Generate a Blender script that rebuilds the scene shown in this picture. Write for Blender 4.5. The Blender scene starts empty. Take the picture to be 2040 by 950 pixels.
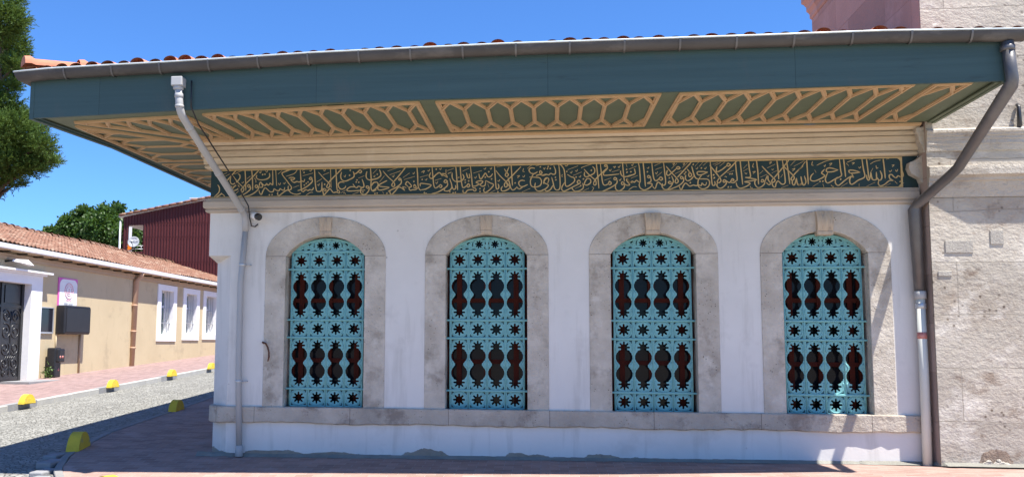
import bpy, bmesh, math, random
from mathutils import Vector, Matrix
random.seed(7)
R = math.radians
scene = bpy.context.scene
COL = scene.collection

# ------------------------------------------------------------------ camera
CF = Vector((-0.12368, 0.98787, 0.0942933)).normalized()
YAW, PITCH, ROLL = -0.1245509, 0.0944336, 0.0060901
cy, sy, cp, sp = math.cos(YAW), math.sin(YAW), math.cos(PITCH), math.sin(PITCH)
CF = Vector((sy*cp, cy*cp, sp)); cr = Vector((cy, -sy, 0)); cu = cr.cross(CF)
CR = math.cos(ROLL)*cr + math.sin(ROLL)*cu; CU = -math.sin(ROLL)*cr + math.cos(ROLL)*cu
CP = Vector((0, -12.0, 1.5563))
cam_d = bpy.data.cameras.new('camera'); cam = bpy.data.objects.new('camera', cam_d); COL.objects.link(cam)
cam.matrix_world = Matrix(((CR.x, CU.x, -CF.x, CP.x), (CR.y, CU.y, -CF.y, CP.y), (CR.z, CU.z, -CF.z, CP.z), (0, 0, 0, 1)))
cam_d.sensor_width = 36.0; cam_d.lens = 1737.743/2040*36
cam_d.shift_x = (1020-876.91)/2040; cam_d.shift_y = (520.389-475)/2040
cam_d.clip_start = .05; cam_d.clip_end = 3000
scene.camera = cam

def at(px, py, Y):
    """point of the plane y = Y seen at pixel (px, py) of the 2040 x 950 photograph"""
    d = CF + CR*((px-876.91)/1737.743) - CU*((py-520.389)/1737.743)
    return CP + d*((Y-CP.y)/d.y)

# ------------------------------------------------------------------ light
SUN = Vector((-.348, .235, -1.0)).normalized()          # the way the light travels
EL = math.asin(-SUN.z); AZ = math.atan2(-SUN.x, -SUN.y)
world = bpy.data.worlds.new('World'); scene.world = world; world.use_nodes = True
nt = world.node_tree; nt.nodes.clear()
sky = nt.nodes.new('ShaderNodeTexSky'); sky.sky_type = 'NISHITA'; sky.sun_disc = False
sky.sun_elevation = EL; sky.sun_rotation = AZ
sky.altitude = 0; sky.air_density = 1.0; sky.dust_density = .1; sky.ozone_density = 4.5
bg = nt.nodes.new('ShaderNodeBackground'); bg.inputs['Strength'].default_value = .12
wo = nt.nodes.new('ShaderNodeOutputWorld')
tint = nt.nodes.new('ShaderNodeMix'); tint.data_type = 'RGBA'; tint.blend_type = 'MULTIPLY'; tint.inputs[0].default_value = 1
tint.inputs[7].default_value = (.33, .535, .80, 1)                # deep clear-day blue
nt.links.new(sky.outputs[0], tint.inputs[6]); nt.links.new(tint.outputs[2], bg.inputs[0]); nt.links.new(bg.outputs[0], wo.inputs[0])
sd = bpy.data.lights.new('sun', 'SUN'); sd.energy = 5.0; sd.angle = R(.5); sd.color = (1.0, .95, .87)
sun = bpy.data.objects.new('sun', sd); COL.objects.link(sun)
sun.rotation_euler = SUN.to_track_quat('-Z', 'Y').to_euler(); sun.location = (8, -8, 20)
scene.view_settings.view_transform = 'Standard'; scene.view_settings.look = 'None'
scene.view_settings.exposure = 1.22; scene.view_settings.gamma = 1.0; scene.view_settings.use_curve_mapping = False

# ------------------------------------------------------------------ materials
def mat(name, cols, scale=3.0, rough=.8, bump=0.0, bscale=40.0, bdetail=6.0, spec=.3, metal=0.0, stretch=(1, 1, 1),
        stain=None, joints=None, contrast=.25, base_wear=None, transl=None, speck=None):
    """cols: two colours mixed by fractal noise; stain: (colour, scale, amount); joints: (axes, width, height, mortar, colour, depth)"""
    m = bpy.data.materials.new(name); m.use_nodes = True
    n, l = m.node_tree.nodes, m.node_tree.links
    p = n['Principled BSDF']
    p.inputs['Roughness'].default_value = rough; p.inputs['Metallic'].default_value = metal
    p.inputs['Specular IOR Level'].default_value = spec
    geo = n.new('ShaderNodeNewGeometry'); mp = n.new('ShaderNodeMapping'); mp.inputs['Scale'].default_value = stretch
    l.new(geo.outputs['Position'], mp.inputs['Vector'])
    def noise(sc, det=5.0, vec=None, ro=.6):
        t = n.new('ShaderNodeTexNoise'); t.inputs['Scale'].default_value = sc; t.inputs['Detail'].default_value = det
        t.inputs['Roughness'].default_value = ro
        l.new(vec if vec else mp.outputs[0], t.inputs['Vector']); return t.outputs['Fac']
    def ramp(v, a, b):
        t = n.new('ShaderNodeMapRange'); t.inputs['From Min'].default_value = a; t.inputs['From Max'].default_value = b
        l.new(v, t.inputs['Value']); return t.outputs['Result']
    def mix(f, a, b, mode='MIX'):
        t = n.new('ShaderNodeMix'); t.data_type = 'RGBA'; t.blend_type = mode
        for k, v in ((0, f), (6, a), (7, b)):
            if isinstance(v, (int, float)): t.inputs[k].default_value = v
            elif isinstance(v, tuple): t.inputs[k].default_value = (*v, 1)
            else: l.new(v, t.inputs[k])
        return t.outputs[2]
    def math_(op, a, b=None):
        t = n.new('ShaderNodeMath'); t.operation = op
        for k, v in ((0, a), (1, b)):
            if v is None: continue
            if isinstance(v, (int, float)): t.inputs[k].default_value = v
            else: l.new(v, t.inputs[k])
        return t.outputs[0]
    c = mix(ramp(noise(scale), .5-contrast, .5+contrast), cols[0], cols[1]) if len(cols) > 1 else None
    if c is None:
        t = n.new('ShaderNodeRGB'); t.outputs[0].default_value = (*cols[0], 1); c = t.outputs[0]
    for s in (stain or []):
        sv = None
        if len(s) > 4:
            m2 = n.new('ShaderNodeMapping'); m2.inputs['Scale'].default_value = s[4]; l.new(geo.outputs['Position'], m2.inputs['Vector']); sv = m2.outputs[0]
        f = ramp(noise(s[1], 7.0, sv, .65), s[3] if len(s) > 3 else .52, (s[3] if len(s) > 3 else .52)+.12)
        c = mix(math_('MULTIPLY', f, s[2]), c, s[0])
    if speck:                                                    # small dark pits
        v = n.new('ShaderNodeTexVoronoi'); v.inputs['Scale'].default_value = speck[1]; l.new(geo.outputs['Position'], v.inputs['Vector'])
        f = math_('MULTIPLY', ramp(v.outputs['Distance'], speck[3], speck[3]*.4), ramp(noise(speck[1]*.12, 3), .5, .6))
        c = mix(math_('MULTIPLY', f, speck[2]), c, speck[0])
    if base_wear:                                                # colour, height: ragged bare strip at the foot of a wall
        sx = n.new('ShaderNodeSeparateXYZ'); l.new(geo.outputs['Position'], sx.inputs[0])
        hgt = math_('MULTIPLY', ramp(noise(base_wear[2], 6.0), .42, .68), base_wear[1])
        f = ramp(math_('SUBTRACT', hgt, math_('SUBTRACT', sx.outputs['Z'], base_wear[3])), -.004, .004)
        c = mix(f, c, base_wear[0])
    height = None
    if joints:
        ax, w, h, mo, jc, dep = joints[:6]
        sx = n.new('ShaderNodeSeparateXYZ'); l.new(geo.outputs['Position'], sx.inputs[0])
        cx = n.new('ShaderNodeCombineXYZ'); l.new(sx.outputs[ax[0]], cx.inputs[0]); l.new(sx.outputs[ax[1]], cx.inputs[1])
        wob = None
        if len(joints) > 7:
            wv = n.new('ShaderNodeTexNoise'); wv.inputs['Scale'].default_value = 2.5; l.new(geo.outputs['Position'], wv.inputs['Vector'])
            va = n.new('ShaderNodeVectorMath'); va.operation = 'MULTIPLY_ADD'; va.inputs[1].default_value = (joints[7],)*3
            l.new(wv.outputs['Color'], va.inputs[0]); l.new(cx.outputs[0], va.inputs[2]); wob = va.outputs[0]
        b = n.new('ShaderNodeTexBrick'); b.inputs['Scale'].default_value = 1; b.inputs['Brick Width'].default_value = w
        b.inputs['Row Height'].default_value = h; b.inputs['Mortar Size'].default_value = mo; b.inputs['Mortar Smooth'].default_value = .3
        kb = .05 if w > 2 or h > 2 else .2; b.inputs['Color1'].default_value = (1-kb, 1-kb, 1-kb, 1); b.inputs['Color2'].default_value = (1+kb, 1+kb, 1+kb, 1); b.inputs['Mortar'].default_value = (1, 1, 1, 1)
        b.offset = joints[6] if len(joints) > 6 else .5
        l.new(wob if wob else cx.outputs[0], b.inputs['Vector'])
        c = mix(.8, c, b.outputs['Color'], 'MULTIPLY')
        c = mix(math_('MULTIPLY', b.outputs['Fac'], .85), c, jc)
        height = math_('MULTIPLY', b.outputs['Fac'], -dep)
    l.new(c, p.inputs['Base Color'])
    if bump or height is not None:
        hh = math_('MULTIPLY', noise(bscale, bdetail, None, .65), bump) if bump else None
        if height is not None: hh = math_('ADD', hh, height) if hh is not None else height
        bp = n.new('ShaderNodeBump'); bp.inputs['Strength'].default_value = 1.0; bp.inputs['Distance'].default_value = 1.0
        l.new(hh, bp.inputs['Height']); l.new(bp.outputs[0], p.inputs['Normal'])
    if transl:
        tr = n.new('ShaderNodeBsdfTranslucent'); tr.inputs['Color'].default_value = (*transl, 1)
        ad = n.new('ShaderNodeMixShader'); ad.inputs[0].default_value = .3
        l.new(p.outputs[0], ad.inputs[1]); l.new(tr.outputs[0], ad.inputs[2]); l.new(ad.outputs[0], n['Material Output'].inputs['Surface'])
    return m

M = {}
M['plaster'] = mat('white_plaster', [(.73, .705, .665), (.61, .587, .55)], .9, .85, .004, 7, spec=.2, contrast=.28,
                   stain=[((.50, .475, .44), 1.6, .45, .56), ((.43, .41, .37), 4.5, .36, .54, (1, 1, .10)), ((.40, .385, .355), 14, .3, .66, (1, 1, .3))], base_wear=((.31, .275, .225), .095, 1.3, .0), speck=((.16, .14, .12), 4, .8, .07))
M['surround'] = mat('window_stone', [(.60, .545, .465), (.42, .37, .305)], 2.6, .9, .016, 22, 9, spec=.2, contrast=.17, joints=((0, 2), 60, 2.785, .004, (.24, .21, .18), .004, 0),
                    stain=[((.27, .23, .185), 2.2, .7, .54), ((.68, .635, .56), 4, .6, .56), ((.20, .165, .13), 7, .6, .62)], speck=((.08, .065, .05), 22, .9, .2))
M['sill'] = mat('sill_stone', [(.54, .48, .40), (.36, .31, .255)], 2.2, .9, .026, 16, 9, spec=.2,
                stain=[((.23, .185, .15), 2.6, .75, .53), ((.62, .57, .5), 4, .5, .6)], speck=((.08, .065, .05), 26, .9, .2), joints=((0, 1), 1.37, 60, .004, (.14, .115, .095), .005, 0))
M['keystone'] = mat('keystone_stone', [(.58, .47, .34), (.42, .34, .26)], 6, .9, .01, 30, stretch=(3, 3, .5), stain=[((.2, .17, .16), 6, .6, .58)])
M['cornice'] = mat('cornice_stone', [(.64, .54, .40), (.52, .425, .305)], 2.2, .85, .006, 30, stretch=(.35, 1, 3), spec=.2, stain=[((.34, .26, .18), 2, .6, .54, (.5, 1, 2)), ((.68, .60, .49), 1.1, .6, .58, (1, 1, .2)), ((.24, .18, .13), 5, .5, .6, (.4, 1, 5))])
M['cornice2'] = mat('string_course_stone', [(.52, .45, .37), (.40, .34, .28)], 2.2, .85, .008, 30, stretch=(.5, 1, 2), spec=.2, stain=[((.24, .19, .155), 3, .6, .56, (.35, 1, 3)), ((.62, .58, .52), 2, .5, .6, (.8, 1, 1))])
M['panel'] = mat('inscription_green', [(.012, .036, .034), (.009, .027, .027)], 3, .5, spec=.4)
M['gold'] = mat('gold_paint', [(.58, .415, .18), (.44, .30, .125)], 14, .45, spec=.4)
M['teal_wood'] = mat('teal_board', [(.056, .100, .098), (.042, .078, .078)], 3, .6, .003, 30, stretch=(.12, 1, 5), spec=.3, joints=((0, 2), 2.75, 60, .0025, (.02, .035, .035), .002, 0), stain=[((.075, .095, .09), 4, .5, .55, (.5, 1, .25)), ((.030, .045, .045), 6, .5, .62, (.3, 1, 2))])
M['soffit'] = mat('olive_soffit', [(.125, .155, .10), (.105, .13, .088)], 2, .6, .002, 30, stretch=(.4, 2, 1), spec=.35)
M['tan_wood'] = mat('tan_lath', [(.55, .385, .225), (.45, .305, .17)], 5, .6, .002, 40, spec=.3)
M['gutter'] = mat('zinc_gutter', [(.085, .077, .072), (.052, .046, .043)], 4, .55, .004, 12, spec=.5, metal=.3, stretch=(.6, 1, 1.5), stain=[((.17, .15, .135), 2.5, .5, .55)])
M['gutter_lip'] = mat('zinc_lip', [(.60, .65, .65), (.50, .55, .56)], 5, .45, spec=.5, metal=.2)
M['tile'] = mat('terracotta_tile', [(.50, .20, .12), (.36, .14, .085)], 4, .85, .006, 30, stain=[((.20, .12, .09), 5, .5, .56), ((.60, .40, .28), 3, .4, .6)])
M['old_tile'] = mat('weathered_tile', [(.27, .135, .088), (.13, .07, .048)], 9, .9, .01, 25, stain=[((.36, .27, .20), 2.5, .8, .52), ((.16, .10, .075), 4, .6, .56)])
M['grille'] = mat('turquoise_iron', [(.19, .44, .445), (.16, .385, .39)], 6, .5, .0015, 60, spec=.4, stain=[((.08, .19, .19), 7, .55, .58), ((.16, .10, .06), 26, .5, .70)])
M['casement'] = mat('red_brown_timber', [(.075, .013, .007), (.045, .009, .005)], 6, .75, stretch=(2, 2, .4), spec=.12)
M['glass'] = mat('window_glass', [(.010, .010, .012)], rough=.06, spec=.14)
M['pvc'] = mat('grey_pvc', [(.40, .40, .395), (.35, .35, .345)], 2, .45, spec=.4, stain=[((.3, .29, .27), 5, .3, .62, (1, 1, .4))])
M['pvc_cream'] = mat('cream_pvc', [(.62, .63, .58), (.55, .56, .51)], 2, .4, spec=.45)
M['zinc_pipe'] = mat('dark_zinc_pipe', [(.15, .145, .145), (.105, .10, .10)], 5, .4, .002, 20, spec=.5, metal=.4)
M['black'] = mat('black_plastic', [(.018, .018, .022), (.012, .012, .014)], 3, .4, spec=.5)
M['white'] = mat('white_paint', [(.80, .80, .80), (.73, .73, .74)], 3, .6, .002, 20)
M['silver'] = mat('galvanised_steel', [(.52, .54, .56), (.42, .44, .46)], 6, .4, metal=.5)
M['rust'] = mat('rusty_iron', [(.16, .07, .04), (.09, .04, .03)], 20, .9, .004, 60)
M['ashlar'] = mat('rough_ashlar', [(.50, .455, .385), (.37, .325, .27)], 1.3, .95, .022, 13, 12, spec=.1, contrast=.2, stretch=(.9, 1, 1.2),
                  stain=[((.33, .265, .205), .9, .75, .51), ((.66, .62, .55), 1.8, .7, .54), ((.24, .18, .135), 2.4, .8, .58), ((.27, .21, .165), 8, .65, .58)], joints=((0, 2), 1.72, .665, .006, (.35, .31, .26), .009, .41, .07), speck=((.11, .085, .065), 11, .9, .25))
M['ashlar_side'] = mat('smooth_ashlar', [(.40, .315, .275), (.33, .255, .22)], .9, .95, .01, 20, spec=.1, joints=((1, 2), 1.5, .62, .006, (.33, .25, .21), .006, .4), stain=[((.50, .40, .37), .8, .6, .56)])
M['moulding'] = mat('weathered_moulding', [(.58, .53, .455), (.43, .385, .325)], 2.4, .95, .04, 18, 9, spec=.1, stain=[((.30, .245, .20), 2.5, .65, .56, (.5, 1, 1.5))])
M['repair'] = mat('grey_repair_stone', [(.42, .39, .34), (.36, .33, .29)], 6, .95, .012, 40, spec=.1)
M['cement'] = mat('bare_cement', [(.34, .295, .235), (.25, .215, .175)], 9, .95, .02, 30, spec=.1)
M['hollow'] = mat('crumbled_stone', [(.34, .26, .20), (.20, .155, .12)], 12, .95, .05, 14)
M['pavers'] = mat('red_pavers', [(.37, .25, .21), (.27, .175, .145)], 2.0, .9, .004, 60, spec=.15, joints=((0, 1), .235, .125, .0045, (.38, .33, .30), .004), stain=[((.38, .30, .27), 1.3, .5, .55)])
M['far_pavers'] = mat('pink_pavers', [(.27, .19, .18), (.23, .155, .145)], 1.5, .9, .004, 60, spec=.15, joints=((1, 0), .24, .12, .005, (.29, .24, .22), .003))
M['cobbles'] = None
M['kerb_near'] = mat('shaded_kerb_stone', [(.27, .26, .245), (.20, .19, .18)], 3, .9, .01, 30)  # darker copy of the kerb stone, near-side shade put into its colour
M['court'] = mat('forecourt_asphalt', [(.36, .325, .265), (.31, .28, .23)], 1.0, .9, .004, 50)
M['kerb'] = mat('kerb_stone', [(.42, .41, .38), (.33, .32, .295)], 2.5, .9, .006, 40, spec=.15)
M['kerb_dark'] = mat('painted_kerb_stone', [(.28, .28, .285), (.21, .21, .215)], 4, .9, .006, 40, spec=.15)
M['concrete'] = mat('mortar_strip', [(.27, .265, .235), (.19, .185, .16)], 3, .95, .02, 25, spec=.1)
M['dirt'] = mat('ground_dirt', [(.3, .26, .23), (.26, .22, .2)], .5, .95)
M['yellow'] = mat('yellow_paint', [(.70, .50, .05), (.56, .39, .045)], 5, .8, .012, 30, spec=.2, stain=[((.30, .26, .17), 6, .85, .58), ((.16, .14, .11), 14, .8, .64)])
M['beige'] = mat('beige_render', [(.54, .445, .29), (.48, .39, .25)], .8, .9, .004, 25, spec=.15, stain=[((.34, .275, .19), 1.3, .5, .56), ((.33, .26, .18), 5, .3, .58, (1, 1, .2))])
M['beige_trim'] = mat('beige_trim', [(.45, .33, .22), (.40, .29, .19)], 2, .85)
M['tan_pipe'] = mat('tan_painted_pipe', [(.46, .30, .20), (.40, .255, .165)], 3, .6)
M['red_sheet'] = mat('dark_red_sheet', [(.095, .021, .023), (.065, .015, .017)], 2, .55, spec=.35, stretch=(4, 1, .4), stain=[((.22, .07, .07), 3, .5, .6, (5, 1, .3))])
M['iron'] = mat('black_iron', [(.025, .025, .027), (.016, .016, .018)], 8, .35, spec=.6)
M['pane'] = mat('green_pane', [(.10, .17, .155), (.07, .12, .11)], 1.5, .1, spec=.5)
M['board_glass'] = mat('dark_notice_board', [(.015, .016, .022), (.02, .02, .03)], 2, .12, spec=.5)
M['magenta'] = mat('magenta_print', [(.60, .10, .38), (.66, .16, .44)], 3, .5)
M['seal'] = mat('pale_red_print', [(.78, .38, .42)], 3, .5)
M['print'] = mat('grey_print', [(.22, .23, .27)], 3, .5)
M['dish'] = mat('grey_dish', [(.33, .35, .38), (.29, .31, .34)], 4, .5)
M['orange'] = mat('orange_cloth', [(.80, .22, .02)], 3, .8)
M['bark'] = mat('bark', [(.10, .075, .05), (.06, .045, .03)], 6, .95, .03, 14, stretch=(1, 1, .3))
M['needles'] = mat('cedar_needles', [(.032, .075, .012), (.105, .175, .028)], 1.3, .6, spec=.25, transl=(.09, .13, .02))
M['leaves'] = mat('broad_leaves', [(.032, .075, .016), (.06, .12, .024)], 1.1, .5, spec=.35, transl=(.08, .15, .02))
M['red_print'] = mat('red_sticker', [(.42, .10, .08), (.55, .30, .27)], 60, .5)
M['weed'] = mat('weed_leaf', [(.05, .10, .02), (.08, .13, .03)], 9, .6)

def cobbles():
    m = bpy.data.materials.new('granite_setts'); m.use_nodes = True; n, l = m.node_tree.nodes, m.node_tree.links
    p = n['Principled BSDF']; p.inputs['Roughness'].default_value = .8; p.inputs['Specular IOR Level'].default_value = .2
    g = n.new('ShaderNodeNewGeometry')
    v = n.new('ShaderNodeTexVoronoi'); v.inputs['Scale'].default_value = 12.5; l.new(g.outputs['Position'], v.inputs['Vector'])
    e = n.new('ShaderNodeTexVoronoi'); e.feature = 'DISTANCE_TO_EDGE'; e.inputs['Scale'].default_value = 12.5; l.new(g.outputs['Position'], e.inputs['Vector'])
    nz = n.new('ShaderNodeTexNoise'); nz.inputs['Scale'].default_value = .8; nz.inputs['Detail'].default_value = 6; l.new(g.outputs['Position'], nz.inputs['Vector'])
    r = n.new('ShaderNodeValToRGB'); r.color_ramp.elements[0].color = (.19, .187, .168, 1); r.color_ramp.elements[1].color = (.31, .305, .275, 1)
    sp_ = n.new('ShaderNodeSeparateColor'); l.new(v.outputs['Color'], sp_.inputs[0])
    ad = n.new('ShaderNodeMath'); ad.operation = 'ADD'; l.new(sp_.outputs[0], ad.inputs[0])
    m3 = n.new('ShaderNodeMath'); m3.operation = 'SUBTRACT'; m3.inputs[1].default_value = .5; l.new(nz.outputs['Fac'], m3.inputs[0]); l.new(m3.outputs[0], ad.inputs[1])
    l.new(ad.outputs[0], r.inputs[0])
    st = n.new('ShaderNodeMapRange'); st.inputs['From Min'].default_value = .0; st.inputs['From Max'].default_value = .09; l.new(e.outputs['Distance'], st.inputs['Value'])
    mx = n.new('ShaderNodeMix'); mx.data_type = 'RGBA'; mx.inputs[6].default_value = (.13, .125, .105, 1); l.new(st.outputs[0], mx.inputs[0]); l.new(r.outputs[0], mx.inputs[7])
    l.new(mx.outputs[2], p.inputs['Base Color'])
    bp = n.new('ShaderNodeBump'); bp.inputs['Distance'].default_value = .018; l.new(st.outputs[0], bp.inputs['Height']); l.new(bp.outputs[0], p.inputs['Normal'])
    return m
M['cobbles'] = cobbles()

# ------------------------------------------------------------------ mesh helpers
class MB:
    def __init__(s): s.v, s.f, s.sm = [], [], []
    def add(s, vs, fs, smooth=False):
        b = len(s.v); s.v += [Vector(v) for v in vs]
        for f in fs: s.f.append([b+i for i in f]); s.sm.append(smooth)
        return s
    def box(s, a, b):
        (x0, y0, z0), (x1, y1, z1) = a, b
        return s.add([(x0,y0,z0),(x1,y0,z0),(x1,y1,z0),(x0,y1,z0),(x0,y0,z1),(x1,y0,z1),(x1,y1,z1),(x0,y1,z1)],
                     [(3,2,1,0),(4,5,6,7),(0,1,5,4),(1,2,6,5),(2,3,7,6),(3,0,4,7)])
    def bbox(s, a, b, r=.01):
        """box with bevelled edges"""
        bm = bmesh.new(); bmesh.ops.create_cube(bm, size=1)
        for v in bm.verts:
            v.co = Vector([(a[i]+b[i])/2 + v.co[i]*abs(b[i]-a[i]) for i in range(3)])
        bmesh.ops.bevel(bm, geom=bm.edges[:], offset=r, segments=2, affect='EDGES', profile=.5)
        bm.verts.index_update(); s.add([v.co.copy() for v in bm.verts], [[v.index for v in f.verts] for f in bm.faces]); bm.free(); return s
    def prism(s, poly, z0, z1, top=None):
        """plan polygon (counter-clockwise) between two heights; top: another polygon for the upper end"""
        n = len(poly); t = top or poly
        return s.add([(x, y, z0) for x, y in poly]+[(x, y, z1) for x, y in t],
                     [list(range(n))[::-1], list(range(n, 2*n))]+[(i, (i+1) % n, n+(i+1) % n, n+i) for i in range(n)])
    def tube(s, pts, r, n=12, caps=True, smooth=True):
        pts = [Vector(p) for p in pts]; rs = r if isinstance(r, (list, tuple)) else [r]*len(pts)
        rings = []; up = None
        for i, p in enumerate(pts):
            d = (pts[min(i+1, len(pts)-1)]-pts[max(i-1, 0)]).normalized()
            if up is None: up = d.orthogonal().normalized()
            up = (up - d*up.dot(d)).normalized(); si = d.cross(up)
            k = 1.0
            if 0 < i < len(pts)-1:
                a = (pts[i]-pts[i-1]).normalized(); k = 1/max(.5, a.dot(d))
            rings.append([p + (up*math.cos(2*math.pi*j/n)+si*math.sin(2*math.pi*j/n))*rs[i]*k for j in range(n)])
        b = len(s.v)
        s.add([v for rg in rings for v in rg], [(i*n+j, i*n+(j+1) % n, (i+1)*n+(j+1) % n, (i+1)*n+j) for i in range(len(pts)-1) for j in range(n)], smooth)
        if caps:
            for k, rev in ((0, True), (len(pts)-1, False)):
                idx = [b+k*n+j for j in range(n)]; s.f.append(idx[::-1] if rev else idx); s.sm.append(False)
        return s
    def sweep(s, prof, path, zf=None, closed=True, smooth=False):
        """profile (outward, z) along a plan path, mitred; outward = left of the way of travel"""
        P = [Vector(p) for p in path]; m = len(prof); vs = []
        for i, p in enumerate(P):
            d1 = (P[i]-P[i-1]).normalized() if i else None
            d2 = (P[i+1]-P[i]).normalized() if i < len(P)-1 else None
            n1 = Vector((-d1.y, d1.x)) if d1 else None; n2 = Vector((-d2.y, d2.x)) if d2 else None
            o = (n1+n2)/(1+n1.dot(n2)) if n1 and n2 else (n1 or n2)
            dz = zf[i] if zf else 0
            vs += [(p.x+o.x*a, p.y+o.y*a, z+dz) for a, z in prof]
        fs = []
        for i in range(len(P)-1):
            for j in range(m if closed else m-1):
                k = (j+1) % m; fs.append((i*m+j, i*m+k, (i+1)*m+k, (i+1)*m+j))
        if closed: fs += [list(range(m)), list(range((len(P)-1)*m, len(P)*m))[::-1]]
        return s.add(vs, fs, smooth)
    def lathe(s, o, axis, prof, n=20, smooth=True):
        a = Vector(axis).normalized(); u = a.orthogonal().normalized(); w = a.cross(u); o = Vector(o); m = len(prof)
        vs = [o + a*t + (u*math.cos(2*math.pi*j/n)+w*math.sin(2*math.pi*j/n))*r for r, t in prof for j in range(n)]
        return s.add(vs, [(i*n+j, i*n+(j+1) % n, (i+1)*n+(j+1) % n, (i+1)*n+j) for i in range(m-1) for j in range(n)]+[list(range(n))[::-1], list(range((m-1)*n, m*n))], smooth)
    def xf(s, fn):
        s.v = [Vector(fn(v)) for v in s.v]; return s

def plate(outline, holes, y0, y1, bev=0.0):
    """flat plate in the x-z plane with holes, from depth y0 (front) to y1 (back)"""
    c = bpy.data.curves.new('plate_tmp', 'CURVE'); c.dimensions = '2D'; c.fill_mode = 'BOTH'
    c.extrude = abs(y1-y0)/2-bev; c.bevel_depth = bev; c.bevel_resolution = 0; c.offset = -bev
    for lp in [outline]+list(holes):
        sp_ = c.splines.new('POLY'); sp_.points.add(len(lp)-1)
        for p, q in zip(sp_.points, lp): p.co = (q[0], q[1], 0, 1)
        sp_.use_cyclic_u = True
    o = bpy.data.objects.new('plate_tmp', c); COL.objects.link(o)
    me = bpy.data.meshes.new_from_object(o.evaluated_get(bpy.context.evaluated_depsgraph_get()))
    mb = MB(); ym = (y0+y1)/2
    mb.add([(v.co.x, ym-v.co.z, v.co.y) for v in me.vertices], [list(p.vertices) for p in me.polygons])
    bpy.data.objects.remove(o); bpy.data.curves.remove(c); bpy.data.meshes.remove(me)
    return mb

def thing(name, label, cat, loc=(0, 0, 0), group=None):
    o = bpy.data.objects.new(name, None); COL.objects.link(o); o.location = loc; o.empty_display_size = .2
    o['label'] = label; o['category'] = cat
    if group: o['group'] = group
    return o
def world_loc(o):
    v = Vector(o.location)
    while o.parent: o = o.parent; v += Vector(o.location)
    return v
def mk(name, mb, m, parent=None, loc=None, local=False, bevel=0, weld=False):
    """one mesh object; vertices are given in world space (or local ones with local=True)"""
    me = bpy.data.meshes.new(name)
    base = world_loc(parent) if parent else Vector((0, 0, 0))
    org = Vector(loc) if loc is not None else base
    vs = mb.v if local else [v-org for v in mb.v]
    me.from_pydata([tuple(v) for v in vs], [], mb.f)
    me.polygons.foreach_set('use_smooth', mb.sm); me.materials.append(M[m] if isinstance(m, str) else m)
    bm = bmesh.new(); bm.from_mesh(me)
    if weld: bmesh.ops.remove_doubles(bm, verts=bm.verts, dist=1e-4)
    bmesh.ops.recalc_face_normals(bm, faces=bm.faces); bm.to_mesh(me); bm.free()
    o = bpy.data.objects.new(name, me); COL.objects.link(o)
    if parent: o.parent = parent
    o.location = org-base
    if bevel:
        b = o.modifiers.new('bevel', 'BEVEL'); b.width = bevel; b.segments = 2; b.limit_method = 'ANGLE'
    return o
def tag(o, label, cat, group=None):
    o['label'] = label; o['category'] = cat
    if group: o['group'] = group
    return o
def struct(name, mb, m):
    o = mk(name, mb, m); o['kind'] = 'structure'; return o
def interp(x, xs, ys):
    if x <= xs[0]: return ys[0]
    for i in range(len(xs)-1):
        if x <= xs[i+1]: return ys[i]+(ys[i+1]-ys[i])*(x-xs[i])/(xs[i+1]-xs[i])
    return ys[-1]

# ------------------------------------------------------------------ ground
def gz(x, y):
    base = interp(x, [-6, -4.4, 0, 4.7], [-.03, -.02, .02, .06])
    if y >= 0: return base + interp(x, [-13.5, -8.5], [.039, .052])*min(y, 45)
    return base + interp(x, [-6, -5, 0, 3, 5], [.1, .09, .037, 0, -.1])*max(y, -2.0)
KERB = [(-40, 40), (-8, 7), (-4, -2.5), (-2.4, -5.2), (-1.9, -5.85), (-1.35, -6.30), (-.84, -6.60), (-.2, -6.86), (.45, -7.04), (1.9, -7.33), (4.87, -7.48), (7.6, -7.66), (45, -9.4)]
def xk(y): return interp(y, [k[0] for k in KERB], [k[1] for k in KERB])
FK = -11.35
def soff(x): return interp(x, [FK, -8.3], [-.135, -.05])
def sheet(xs, ys, zf, xf=None):
    mb = MB(); nx = len(xs)
    vs = [((xf(x, y) if xf else x), y) for y in ys for x in xs]
    mb.add([(x, y, zf(x, y)) for x, y in vs], [(j*nx+i, j*nx+i+1, (j+1)*nx+i+1, (j+1)*nx+i) for j in range(len(ys)-1) for i in range(nx-1)], True)
    return mb
ys = [-300, -120, -60, -30, -15, -9, -6, -5, -4, -3, -2.5, -2.4, -2, -1.9, -1.65, -1.35, -1.1, -.84, -.5, -.2, 0, .2, .45, .8, 1.3, 1.9, 3, 4.87, 6, 7.6, 10, 15, 20, 27, 35, 45, 60, 120, 400]
xs = [-400, -150, -60, -40, -25, -20, -15.2, -13.5, -12.5, FK, -10, -9, -8.5, -8, -7.5, -7, -6.5, -6, -5.5, -5, -4.4, -3, -1.5, 0, 1.5, 3, 4, 4.7, 5, 6, 9, 15, 30, 60, 150, 400]
struct('ground', sheet(xs, ys, lambda x, y: gz(x, y)-.32), 'dirt')
struct('street', sheet([x for x in xs if -13 < x < 62], [y for y in ys if -61 < y < 61], lambda x, y: gz(x, y)+soff(x)), 'cobbles')
pys = [y for y in ys if -61 < y < 61]
pf = [0, .02, .05, .1, .16, .22, .3, .4, .5, .6, .7, .8, 1.0]
def near_x(f, y): return xk(y)+.14+(40-xk(y)-.14)*f**1.6 if xk(y) < 38 else 40+f
pys2 = [y for y in pys if y > -2.45]
mbp = sheet(pf, pys2, lambda x, y: gz(x, y), near_x)
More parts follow.
